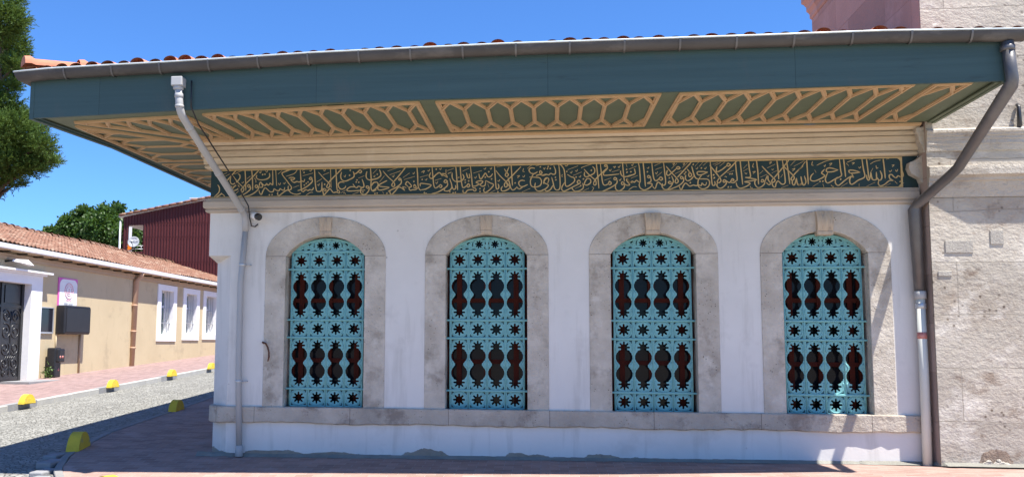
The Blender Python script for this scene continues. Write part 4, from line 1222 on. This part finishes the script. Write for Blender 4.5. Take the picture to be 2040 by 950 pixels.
# ------------------------------------------------------------------ low tiled building across the street
LX = -15.2
L = thing('low_building', 'long low beige building with weathered tile roof and white framed windows across the street', 'building', (LX, 18, .7))
def lplate(outline, holes, x0, x1, bev=0):
    """plate in the plane of the street wall: outline in (y, z), front face at x0"""
    return plate(outline, holes, -x0, -x1, bev).xf(lambda v: (-v.y, v.x, v.z))
WINS = [(20.45, 22.2, 1.60, 3.835), (22.85, 24.57, 1.655, 3.835), (25.0, 26.8, 1.69, 3.85)]
DOOR = (9.7, 11.95, .40, 3.24)
hol = [[(y0+.30, z0+.22), (y1-.30, z0+.22), (y1-.30, z1-.22), (y0+.30, z1-.22)] for y0, y1, z0, z1 in WINS]
hol.append([(DOOR[0], DOOR[2]-.9), (DOOR[1], DOOR[2]-.9), (DOOR[1], DOOR[3]), (DOOR[0], DOOR[3])])
hol[-1][0] = (DOOR[0], .1); hol[-1][1] = (DOOR[1], .1)
wl = lplate([(2, -.5), (40, -.5), (40, 4.12), (2, 4.12)], hol, LX, LX-.5)
wl.box((LX-8, 2, -.5), (LX-7.6, 40, 4.1)); wl.box((LX-8, 1.9, -.5), (LX-.01, 2.1, 4.1)); wl.box((LX-8, 39.9, -.5), (LX-.01, 40.1, 4.1))
mk('wall', wl, 'beige', L)
mk('eave_moulding', MB().box((LX-.02, 2, 3.86), (LX+.05, 40, 3.97)).box((LX-.02, 2, 3.971), (LX+.09, 40, 4.02)), 'beige_trim', L)
mk('eave_soffit', MB().box((LX-.2, 1.9, 4.08), (LX+.30, 40, 4.115)), 'beige_trim', L)
for k in range(46):
    y = 2.5+k*.8; mk('rafter_end', MB().box((LX-.01, y, 4.03), (LX+.28, y+.07, 4.079)), 'bark', L)
gb = MB(); prof = [(.285, 4.245), (.285, 4.155), (.31, 4.11), (.365, 4.10), (.39, 4.13), (.395, 4.248), (.385, 4.248), (.38, 4.14), (.36, 4.112), (.315, 4.12), (.297, 4.155), (.297, 4.245)]
gb.add([(LX+a, y, z) for y in (1.8, 40.2) for a, z in prof], [(j, (j+1) % 12, 12+(j+1) % 12, 12+j) for j in range(12)])
mk('gutter', gb, 'white', L)
# roof: rows of round tiles, a little uneven
def rz(x, y): return 4.26+(LX+.33-x)*.315+.02*math.sin(y*.9)+.03*math.sin(y*.37+x)
mb = MB(); rr = random.Random(8); x1 = -18.95
yb = [1.8+.1*i for i in range(386)]; cr_ = []
x = LX+.36; row = []
while x > x1: row.append(x); x -= .36
for i in range(len(row)):
    xa, xb = row[i], (row[i+1]-.05 if i+1 < len(row) else x1); vs = []
    off = [rr.uniform(-.012, .012) for _ in yb]
    for q, dz in ((xa, .05), (xa, .03), (xb, .0)):
        for j, y in enumerate(yb):
            vs.append((q, y, rz(q, y)+dz-(.045 if q == xa and dz == .03 else 0)*0+(.045*abs(math.cos(j*math.pi/2)))+off[j//2*2]*.8))
    n_ = len(yb)
    for j in range(n_): vs[j] = (vs[j][0], vs[j][1], vs[j][2]-.05)
    mb.add(vs, [(a*n_+j, a*n_+j+1, (a+1)*n_+j+1, (a+1)*n_+j) for a in range(2) for j in range(n_-1)])
mb.add([(x1, 1.8, rz(x1, 2)), (x1, 40, rz(x1, 40)), (LX-8, 40, 4.2), (LX-8, 1.8, 4.2)], [(0, 1, 2, 3)])
rf = mk('roof', mb, 'old_tile', L)
mb = MB(); y = 1.8
while y < 40:
    s_ = rr.uniform(-.03, .03); zc = rz(x1, y)+.01
    vs = []
    for q, r in ((y, .15), (y+.05, .15), (y+.06, .125), (y+.42, .11)):
        for k in range(9): a = math.pi*k/8; vs.append((x1+s_+math.cos(a)*r, q, zc+math.sin(a)*r))
    mb.add(vs, [(i*9+k, i*9+k+1, (i+1)*9+k+1, (i+1)*9+k) for i in range(3) for k in range(8)], True); y += .4
mk('ridge_tiles', mb, 'old_tile', rf)
for (y0, y1, z0, z1) in WINS:
    inn = (y0+.31, y1-.31, z0+.23, z1-.23)
    f = lplate([(y0, z0), (y1, z0), (y1, z1), (y0, z1)], [[(inn[0], inn[2]), (inn[1], inn[2]), (inn[1], inn[3]), (inn[0], inn[3])]], LX+.045, LX-.42, .004)
    fo = mk('window', f, 'white', L)
    mk('pane', MB().box((LX-.40, inn[0]-.05, inn[2]-.05), (LX-.37, inn[1]+.05, inn[3]+.05)), 'pane', fo)
    fr_ = MB()
    for yy_ in (inn[0]+.03, (inn[0]+inn[1])/2, inn[1]-.03): fr_.box((LX-.372, yy_-.03, inn[2]), (LX-.33, yy_+.03, inn[3]))
    for zz in (inn[2]+.03, inn[2]+(inn[3]-inn[2])*.66, inn[3]-.03): fr_.box((LX-.371, inn[0], zz-.03), (LX-.332, inn[1], zz+.03))
    mk('sash', fr_, 'white', fo)
    br = MB()
    for k in range(5): yy_ = inn[0]+.1+(inn[1]-inn[0]-.2)*k/4; br.tube([(LX-.1, yy_, inn[2]), (LX-.1, yy_, inn[3])], .013, 6)
    for t in (.28, .62): zz = inn[2]+(inn[3]-inn[2])*t; br.box((LX-.115, inn[0], zz-.017), (LX-.085, inn[1], zz+.017))
    mk('window_bars', br, 'silver', fo)
# doorway
ds = lplate([(8.7, .1), (12.5, .1), (12.5, 3.50), (8.7, 3.50)], [[(DOOR[0]+.01, .101), (DOOR[1]-.01, .101), (DOOR[1]-.01, DOOR[3]-.01), (DOOR[0]+.01, DOOR[3]-.01)]], LX+.10, LX-.45, .004)
ds.box((LX-.02, 8.4, 3.501), (LX+.16, 12.62, 3.56)).box((LX-.02, 8.3, 3.561), (LX+.28, 12.75, 3.615))
dso = mk('door_surround', ds, 'white', L)
dr = lplate([(DOOR[0], .2), (DOOR[1], .2), (DOOR[1], DOOR[3]), (DOOR[0], DOOR[3])], [], LX-.16, LX-.22)
dx = LX-.15
def spiral(mb, y, z, r, turns, a0, sgn=1, t=.018):
    mb.tube([(dx, y+sgn*r*(1-k/26*.8)*math.cos(a0+turns*2*math.pi*k/26), z+r*(1-k/26*.8)*math.sin(a0+turns*2*math.pi*k/26)) for k in range(27)], t, 6)
dr.box((LX-.16, 11.83, .2), (LX-.12, 11.95, 3.24)).box((LX-.16, 10.87, .2), (LX-.125, 10.97, 3.24)).box((LX-.16, 9.7, 2.52), (LX-.13, 11.95, 2.60)).box((LX-.16, 9.7, .45), (LX-.13, 11.95, .55)).box((LX-.16, 11.05, 2.66), (LX-.135, 11.75, 3.16))
do = mk('door', dr, 'iron', L)
sc = MB()
for yc in (11.40, 10.32):
    for k, (z, r) in enumerate(((2.28, .20), (1.84, .24), (1.36, .22), (.92, .20), (.68, .10))):
        for sg in (-1, 1): spiral(sc, yc+sg*.22, z, r, 1.6, 1.2*k, sg)
    for k in range(5): sc.tube([(dx, yc-.3+.1*k, .95), (dx, yc-.05+.1*k, 1.25)], .014, 6)
    sc.tube([(dx, yc+.02*math.sin(k*1.1), .6+k*.13) for k in range(15)], .02, 6)
mk('scrollwork', sc, 'iron', do)
# things on and before its wall
NB = thing('notice_board', 'small dark glass notice board with silver frame beside the white doorway', 'notice board', (LX+.03, 12.85, 1.8))
mk('frame', lplate([(12.5, 1.80), (13.24, 1.80), (13.24, 2.60), (12.5, 2.60)], [[(12.54, 1.85), (13.20, 1.85), (13.20, 2.57), (12.54, 2.57)]], LX+.06, LX+.001), 'silver', NB)
mk('board', MB().box((LX+.002, 12.53, 1.84), (LX+.045, 13.21, 2.58)), 'board_glass', NB)
SG = thing('school_sign', 'white sign with magenta border and round pale red seal above the black cabinet', 'sign', (LX+.02, 14.0, 2.6))
mk('board', MB().box((LX+.002, 13.46, 2.3), (LX+.03, 14.56, 3.56)), 'magenta', SG)
so_ = [(13.53, 2.32), (14.545, 2.32), (14.545, 3.33)]+[(14.545-.22+.22*math.cos(a), 3.33+.19*math.sin(a)) for a in [math.pi/2*k/6 for k in range(1, 7)]]+[(13.53+.22-.22*math.sin(a), 3.33+.19*math.cos(a)) for a in [math.pi/2*k/6 for k in range(0, 7)]]
mk('face', lplate(so_, [], LX+.034, LX+.031), 'white', SG)
sl = MB(); yc, zc = 14.06, 3.16
for r, t in ((.245, .011), (.15, .008)): sl.tube([(LX+.037, yc+r*math.cos(2*math.pi*k/32), zc+r*math.sin(2*math.pi*k/32)) for k in range(33)], t, 5)
for k in range(16):
    a = 2*math.pi*k/16; sl.lathe((LX+.034, yc+.20*math.cos(a), zc+.20*math.sin(a)), (1, 0, 0), [(.016, 0), (.016, .004)], 8)
sl.tube([(LX+.037, yc, zc-.05), (LX+.037, yc, zc+.08)], .012, 6); sl.tube([(LX+.037, yc-.09, zc-.05), (LX+.037, yc-.04, zc-.075), (LX+.037, yc+.04, zc-.075), (LX+.037, yc+.09, zc-.05)], .009, 6)
mk('seal', sl, 'seal', SG)
def text(s_, size, m, parent, loc, rot, depth=.002, name='lettering', shear=0):
    c = bpy.data.curves.new(name, 'FONT'); c.body = s_; c.size = size; c.extrude = depth; c.align_x = 'CENTER'; c.shear = shear
    o = bpy.data.objects.new('t', c); COL.objects.link(o)
    me = bpy.data.meshes.new_from_object(o.evaluated_get(bpy.context.evaluated_depsgraph_get())); bpy.data.objects.remove(o)
    me.name = name; me.materials.clear(); me.materials.append(M[m])
    q = bpy.data.objects.new(name, me); COL.objects.link(q); q.parent = parent; q.location = Vector(loc)-world_loc(parent); q.rotation_euler = rot
    return q
text('PENDİK', .085, 'seal', SG, (LX+.037, 14.06, 2.83), (R(90), 0, R(90)))
text('PERVANE', .12, 'print', SG, (LX+.037, 14.06, 2.695), (R(90), 0, R(90)))
text('ANAOKULU', .12, 'print', SG, (LX+.037, 14.06, 2.555), (R(90), 0, R(90)))
CB = thing('wall_cabinet', 'wide black metal cabinet fixed on the beige wall below the white sign', 'cabinet', (LX, 13.9, 1.79))
mk('body', MB().bbox((LX+.0, 13.42, 1.79), (LX+.33, 14.93, 2.69), .05), 'black', CB)
mk('door', MB().bbox((LX+.325, 13.47, 1.85), (LX+.345, 14.88, 2.63), .02), 'black', CB)
mk('conduit', MB().tube([(LX+.03, 13.46, 1.8), (LX+.03, 13.46, 1.2)], .02, 8), 'beige', CB)
tag(mk('wall_pipe', MB().tube([(LX+.03, 14.85, 1.9), (LX+.03, 14.85, gz(LX, 14.85))], .035, 10), 'beige_trim', loc=(LX+.03, 14.85, gz(LX, 14.85))), 'thin beige pipe running down the wall from under the black cabinet to the pavement', 'pipe')
UP = thing('utility_pillar', 'black plastic pillar with three round red and white stickers at the foot of the beige wall', 'pillar', (LX+.3, 12.9, gz(LX, 12.9)))
zb = gz(LX, 12.9)
mk('body', MB().bbox((LX+.08, 12.90, zb), (LX+.38, 13.22, zb+.90), .04), 'black', UP)
mk('hood', MB().bbox((LX+.10, 12.93, zb+.46), (LX+.48, 13.25, zb+.87), .04), 'black', UP)
for (y, z, x) in ((12.99, zb+.62, LX+.481), (13.12, zb+.62, LX+.481), (13.08, zb+.24, LX+.381)):
    mk('sticker', MB().lathe((x-.003, y, z), (1, 0, 0), [(.045, 0), (.045, .006)], 14), 'red_print', UP)
P2 = thing('drainpipe', 'tan drainpipe on the beige wall between the black cabinet and the barred windows', 'drainpipe', (LX+.06, 18.45, gz(LX, 18.45)), 'drainpipes on the buildings')
mk('pipe', MB().tube([(LX+.30, 18.50, 4.1), (LX+.25, 18.5, 3.98), (LX+.07, 18.5, 3.78), (LX+.07, 18.42, gz(LX, 18.4))], .085, 12), 'tan_pipe', P2)
for z in (1.35, 1.95, 2.9): mb = MB(); collar(mb, (LX+.07, 18.44, z), (0, 0, 1), .11, .07); mk('joint_collar', mb, 'tan_pipe', P2)
FL = thing('wall_lamp', 'white wedge shaped street lamp on a short arm above the white doorway', 'lamp', (LX, 10.85, 3.82))
mk('arm', MB().tube([(LX, 10.75, 3.80), (LX+.12, 10.8, 3.82), (LX+.30, 10.9, 3.82)], .03, 8), 'iron', FL)
hd = MB().add([(LX+.22, 10.72, 3.80), (LX+.36, 10.80, 3.78), (LX+.52, 11.36, 3.72), (LX+.30, 11.40, 3.72), (LX+.24, 10.76, 3.86), (LX+.34, 10.82, 3.86), (LX+.42, 11.2, 3.88), (LX+.32, 11.2, 3.88)], [(3, 2, 1, 0), (4, 5, 6, 7), (0, 1, 5, 4), (1, 2, 6, 5), (2, 3, 7, 6), (3, 0, 4, 7)])
mk('head', hd, 'white', FL, bevel=.012)
SB = thing('security_camera', 'small white camera on a bracket in front of the third barred window', 'camera', (LX+.05, 26.85, 3.1))
mk('bracket', MB().tube([(LX, 26.85, 3.1), (LX+.25, 26.85, 3.12)], .025, 8), 'silver', SB)
mk('housing', MB().lathe((LX+.2, 26.72, 3.16), (.5, .75, -.2), [(.05, 0), (.055, .02), (.055, .28), (.045, .3)], 12), 'white', SB)
pit = MB().box((-15.05, 10.6, gz(-15, 10.6)-.1), (-14.2, 12.2, gz(-14.6, 11.4)+.035)); tag(mk('metal_ramp', pit, 'kerb_dark', loc=(-14.6, 11.4, gz(-14.6, 11.4))), 'low grey ramp plate on the pink pavement before the iron door', 'ramp')
rr = random.Random(21)
mb = MB(); c = Vector((LX+.25, 12.74, gz(LX, 12.74)))
for k in range(110):
    p = c+Vector((rr.uniform(-.1, .12), rr.gauss(0, .10), abs(rr.gauss(0, .17)))); d = Vector((rr.uniform(-1, 1), rr.uniform(-1, 1), rr.uniform(-.2, 1))).normalized(); s_ = d.cross(Vector((rr.random(), rr.random(), rr.random()))).normalized()*.025
    e = p+d*.08; mb.add([p, (p+e)/2+s_, e, (p+e)/2-s_], [(0, 1, 2, 3)])
for k in range(7): mb.tube([c, c+Vector((rr.uniform(-.08, .08), rr.uniform(-.1, .1), .28))], .004, 4)
tag(mk('weed', mb, 'weed', loc=c), 'small green weed growing at the foot of the black pillar by the wall', 'plant')

# ------------------------------------------------------------------ bollards
def bollard_mesh(Lg=.50, H=.265, t=.19, ti=.16):
    """half-round hump; length along local y, flared at the foot, faces leaning in"""
    mb = MB(); n = 22; pr = []
    for i in range(n+1):
        a = math.pi*i/n; c, s_ = math.cos(a), math.sin(a); pr.append((Lg/2*c*(1+.10*(1-s_)**2), H*s_**.85))
    for sg in (1, -1): pass
    vs = [(ti/2+(t-ti)/2*(1-z/H), y, z) for y, z in pr]+[(-ti/2-(t-ti)/2*(1-z/H), y, z) for y, z in pr]
    mb.add(vs, [tuple(range(n+1)), tuple(range(2*n+1, n, -1)), (0, n, 2*n+1, n+1)]); mb.add(vs, [(i, n+1+i, n+2+i, i+1) for i in range(n)], False)
    return mb
BL = [((-11.27, 5.9), 90, 'yellow half-round bollard on the far sunny kerb, nearest to the iron door', .78),
      ((-11.27, 9.66), 90, 'yellow half-round bollard on the far kerb before the black pillar, second along the kerb', .76),
      ((-11.27, 13.25), 90, 'yellow half-round bollard on the far kerb, third along, in front of the barred windows', .76),
      ((-11.25, 16.3), 90, 'yellow half-round bollard on the far kerb close to the edge of the white building', .76),
      ((-6.93, .36), 102, 'shaded yellow half-round bollard on the near kerb where the kerb starts to curve', 1.0),
      ((-7.36, 4.75), 93, 'shaded yellow half-round bollard on the near kerb farther up the street', .86),
      ((-5.12, -2.17), 150, 'yellow bollard top just showing at the bottom edge of the picture in the sun', .88)]
b0 = None
for (x, y), rot, lab, s_ in BL:
    if b0 is None: b0 = mk('bollard', bollard_mesh(), 'yellow', local=True, bevel=.018); o = b0
    else: o = b0.copy(); COL.objects.link(o)
    o.location = (x, y, gz(x, y)-.02); o.rotation_euler = (0, 0, R(rot-90)); o.scale = (s_,)*3
    tag(o, lab, 'bollard', 'yellow bollards along the kerbs')
mb = MB()
for y in (5.9, 9.66, 13.25):
    mb.prism([(FK-.012, y-.55), (FK+.09, y-.55), (FK+.09, y+.5), (FK-.012, y+.5)], gz(FK, y)-.2, gz(FK, y)+.0)
    b_ = len(mb.v)-8
    for i in range(8):
        v = mb.v[b_+i]; v.z = gz(v.x, v.y)+(-.2 if i < 4 else .009)
    for i in range(8):
        v = mb.v[b_+i]
        if v.x < FK: v.x = FK-.165; 
        else: v.x = FK+.006
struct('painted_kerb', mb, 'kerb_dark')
# broken drain stones where the near kerb bends
mb = MB(); rr = random.Random(17)
for k, (x, y) in enumerate([(-6.78, -.55), (-6.62, -1.0), (-6.45, -1.45), (-7.0, -.05)]):
    z = gz(x, y)-.03; mb.bbox((x-.14+rr.uniform(-.03, .03), y-.2, z-.05), (x+.08, y+.2, z+.035+rr.uniform(-.015, .02)), .02)
tag(mk('drain_stones', mb, 'kerb_dark', loc=(-6.7, -.7, gz(-6.7, -.7))), 'dark broken drain stones lying in the gutter at the bend of the near kerb', 'drain')

# ------------------------------------------------------------------ dark red sheet-clad house
H = thing('red_house', 'dark red house clad in upright metal sheeting with a sloping roof behind the tiled building', 'house', (-17, 33, 1))
RY = 30.0
def rtop(x): return 7.93+(x+21.65)*.182
mb = MB(); x = -21.65; pw = .155
OP = (-21.40, -20.52, 6.20, 7.50)
def sheetcol(xa, xb, z0, z1f):
    q = (xb-xa); pr = [(xa, 0), (xa+q*.30, 0), (xa+q*.42, -.035), (xa+q*.78, -.035), (xa+q*.9, 0), (xb, 0)]
    vs = [(a, RY+d, z0) for a, d in pr]+[(a, RY+d, z1f(a)) for a, d in pr]
    mb.add(vs, [(i, i+1, 7+i, 6+i) for i in range(5)])
while x < -9:
    xb = x+pw
    if OP[0]-.01 < x < OP[1]-.05: sheetcol(x, xb, 1.0, lambda a: OP[2]-.05); sheetcol(x, xb, OP[3], rtop)
    else: sheetcol(x, xb, 1.0, rtop)
    x = xb
for z in (5.62, 6.9, 7.62, 4.9): 
    for xa, xb in (((-21.65, OP[0]), (OP[1], -9)) if OP[2] < z < OP[3] else ((-21.65, -9),)):
        if z > rtop(xa): xa = -21.65+(z-7.93)/.182+.1
        mb.box((xa, RY-.042, z), (xb, RY-.036, z+.02))
mb.box((-20.5, RY+.05, 1), (-9, RY+.12, 7.6)); mb.box((-9.1, RY, 1), (-9, RY+7, 10)); mb.box((-21.64, RY+.0, 1.0), (-21.58, RY+.25, 7.7)); mb.box((-21.64, RY+.1, 1), (-20.5, RY+7, 6.1)); mb.box((-20.52, RY+.04, 6.1), (-20.45, RY+7, 7.6))
hw = mk('wall', mb, 'red_sheet', H)
rfm = MB(); n_ = 40; vs = []
for i in range(n_+1):
    xx = -21.85+i*(12.9/n_); z = rtop(xx)
    vs += [(xx, RY-.12, z+.02), (xx, RY-.12, z+.09), (xx, RY+8, z+.09), (xx, RY+8, z+.02)]
rfm.add(vs, [(i*4+j, i*4+(j+1) % 4, i*4+4+(j+1) % 4, i*4+4+j) for i in range(n_) for j in range(4)]+[(0, 1, 2, 3), tuple(n_*4+j for j in (3, 2, 1, 0))])
rfo = mk('roof', rfm, 'gutter_lip', H)
rt_ = MB(); rr = random.Random(6); xx = -21.8
while xx < -9.2:
    rt_.tube([(xx, RY-.14, rtop(xx)+.11), (xx+.34, RY-.14, rtop(xx+.34)+.10+rr.uniform(-.01, .02))], .07, 8); rt_.box((xx, RY-.1, rtop(xx)+.095), (xx+.38, RY+8, rtop(xx+.38)+.13)); xx += .38
mk('roof_tiles', rt_, 'old_tile', rfo)
mk('loggia_ceiling', MB().box((OP[0]-.18, RY+.02, OP[3]), (OP[1]+.05, RY+2.0, OP[3]+.06)), 'white', H)
rl = MB()
for z in (6.28, 6.44): rl.tube([(OP[0], RY-.02, z), (OP[1], RY-.02, z)], .018, 6)
for xx in (-21.0, -20.62): rl.tube([(xx, RY-.02, 6.18), (xx, RY-.02, 6.44)], .014, 6)
mk('railing', rl, 'silver', H)
mk('downpipe', MB().tube([(-21.76, RY-.08, 7.72), (-21.76, RY-.08, 1.2)], .055, 10), 'silver', H)
CHM = MB().bbox((-18.6, RY+1.2, 8.3), (-18.02, RY+1.8, 9.05), .02).box((-18.65, RY+1.15, 9.051), (-17.97, RY+1.85, 9.09)); mk('chimney', CHM, 'white', rfo)
tag(mk('banner', MB().box((-21.30, RY-.06, 6.62), (-21.14, RY-.045, 7.42)).box((-21.32, RY-.06, 6.12), (-21.10, RY-.045, 6.22)), 'white', loc=(-21.2, RY, 6.1)), 'narrow white cloth strip hanging in the opening of the red house', 'banner')
BN = bpy.data.objects[-1] if False else None
tag(mk('flag', MB().box((-21.33, RY-.07, 6.23), (-21.13, RY-.05, 6.62)), 'orange', loc=(-21.2, RY, 6.2)), 'orange cloth hanging below the white strip in the opening of the red house', 'flag')
D = thing('satellite_dish', 'round grey satellite dish with white lettering in the opening of the red house', 'satellite dish', (-20.92, RY-.15, 6.2))
dn = Vector((.15, -1, .28)).normalized(); dc = Vector((-20.93, RY-.22, 6.60))
mb = MB(); mb.lathe(dc, dn, [(.001, .0), (.12, .012), (.24, .05), (.29, .075), (.292, .068), (.24, .04), (.12, .0), (.001, -.012)], 28); mk('reflector', mb, 'dish', D)
mk('mast', MB().tube([(-20.93, RY-.12, 6.15), (-20.93, RY-.15, 6.55), dc], .022, 8), 'iron', D)
mk('feed_arm', MB().tube([dc-Vector((0, 0, .27))+dn*.06, dc+dn*.38-Vector((0, 0, .12))], .016, 8).lathe(dc+dn*.38-Vector((0, 0, .12)), -dn, [(.03, -.02), (.035, .06)], 10), 'iron', D)
tx = text('DigiTürk', .115, 'white', D, dc+dn*.056+Vector((0, 0, .06)), (R(74), 0, R(8.5)), .004, shear=.2)

# ------------------------------------------------------------------ trees
def leaf_quad(mb, p, d, s_, w):
    sd = d.cross(Vector((random.uniform(-1, 1), random.uniform(-1, 1), random.uniform(-1, 1)))).normalized()*w; e = p+d*s_
    mb.add([p, p+d*s_*.45+sd, e, p+d*s_*.45-sd], [(0, 1, 2, 3)])
random.seed(31)
def cedar():
    t = thing('cedar_tree', 'big dark cedar with layered needle branches at the left edge behind the green eave', 'tree', (-22.3, 20, 1.2))
    tk = MB().tube([(-22.3, 20, .6), (-22.25, 20, 4), (-22.4, 20, 8), (-22.2, 20, 12), (-22.3, 20, 16)], [.42, .36, .30, .22, .1], 12)
    fol = MB()
    pads = [(-5, 45, 52, 38, 900), (18, 42, 36, 26, 500), (-10, 100, 58, 42, 1200), (26, 92, 30, 34, 600), (10, 140, 38, 26, 500), (30, 128, 22, 16, 200), (-10, 165, 42, 26, 600), (22, 172, 20, 10, 130),
            (8, 215, 38, 24, 600), (34, 232, 30, 14, 260), (52, 262, 40, 22, 620), (20, 262, 50, 34, 1000), (-20, 240, 50, 60, 900), (40, 300, 52, 28, 1100), (82, 292, 26, 16, 300), (66, 318, 44, 18, 700), (100, 322, 17, 9, 130),
            (20, 330, 46, 24, 800), (62, 338, 30, 10, 240), (-20, 330, 50, 40, 900), (10, 362, 30, 13, 260), (-14, 380, 22, 12, 160), (34, 366, 16, 6, 60), (0, 5, 46, 22, 500), (-60, 60, 60, 70, 700), (-70, 180, 60, 70, 700), (-70, 300, 60, 60, 700), (-90, -40, 90, 60, 700)]
    for px, py, rx, ry, n in pads:
        Y = 20+random.uniform(-1.2, 1.2); c = at(px, py, Y); k = (Y+12)/1737.7
        tk.tube([(-22.3, 20, max(3, c.z-1.2)), (Vector((-22.3, 20, c.z-.8))+c)/2, c], [.09, .06, .02], 6)
        for _ in range(int(n*.62)):
            while True:
                q = Vector((random.uniform(-1, 1), random.uniform(-1, 1), random.uniform(-1, 1)))
                if .25 < q.length < 1: break
            rad = random.uniform(.7, 1.12) if random.random() < .75 else random.uniform(.3, .9)
            q = q.normalized()*rad
            p = c+Vector((q.x*rx*k, q.y*rx*k*.9, q.z*ry*k))
            ax = Vector((q.x*.9, q.y*.9, .35+q.z*.5+random.uniform(-.3, .3))).normalized()
            sl_ = random.uniform(.18, .42)
            for j in range(10):
                d = (ax*.8+Vector((random.gauss(0, .55), random.gauss(0, .55), random.gauss(0, .5)))).normalized()
                leaf_quad(fol, p+ax*sl_*(j/10), d, random.uniform(.09, .17), random.uniform(.011, .019))
            fol.tube([p-ax*.15, p+ax*sl_], .008, 3)
    mk('trunk', tk, 'bark', t); mk('crown', fol, 'needles', t)
cedar()
def broad():
    random.seed(77)
    c0 = at(190, 465, 46)
    t = thing('leafy_tree', 'bright green broad-leaved tree standing behind the tiled roof and the red house', 'tree', (c0.x, 46, gz(c0.x, 45)))
    tk = MB().tube([(c0.x, 46, 1.5), (c0.x+.1, 46, 5), (c0.x, 46, 8)], [.35, .28, .15], 10); fol = MB()
    blobs = [(110, 470, 24), (140, 450, 26), (170, 432, 24), (205, 428, 20), (228, 420, 17), (195, 455, 34), (155, 480, 34), (230, 445, 26), (120, 490, 24), (215, 485, 34), (250, 470, 30), (285, 440, 18), (280, 475, 26), (98, 462, 11), (240, 414, 8), (268, 428, 8), (275, 500, 26), (180, 500, 40), (212, 410, 6), (160, 420, 7)]
    k = 58/1737.7
    for px, py, r in blobs:
        c = at(px, py, 46+random.uniform(-1.5, 1.5))
        tk.tube([(c0.x, 46, c.z-1.6), c], [.08, .02], 5)
        for _ in range(int(r*r*.75)):
            q = Vector((random.gauss(0, 1), random.gauss(0, 1), random.gauss(0, 1))).normalized()*(random.uniform(.55, 1.1) if random.random() < .8 else random.uniform(.1, .6))
            p = c+Vector((q.x, q.y, q.z*.9))*r*k
            for j in range(3):
                d = (q+Vector((random.gauss(0, .7), random.gauss(0, .7), random.gauss(-.3, .6)))).normalized()
                leaf_quad(fol, p+Vector((random.gauss(0, .06), random.gauss(0, .06), random.gauss(0, .06))), d, random.uniform(.16, .30), random.uniform(.06, .11))
    mk('trunk', tk, 'bark', t); mk('crown', fol, 'leaves', t)
broad()
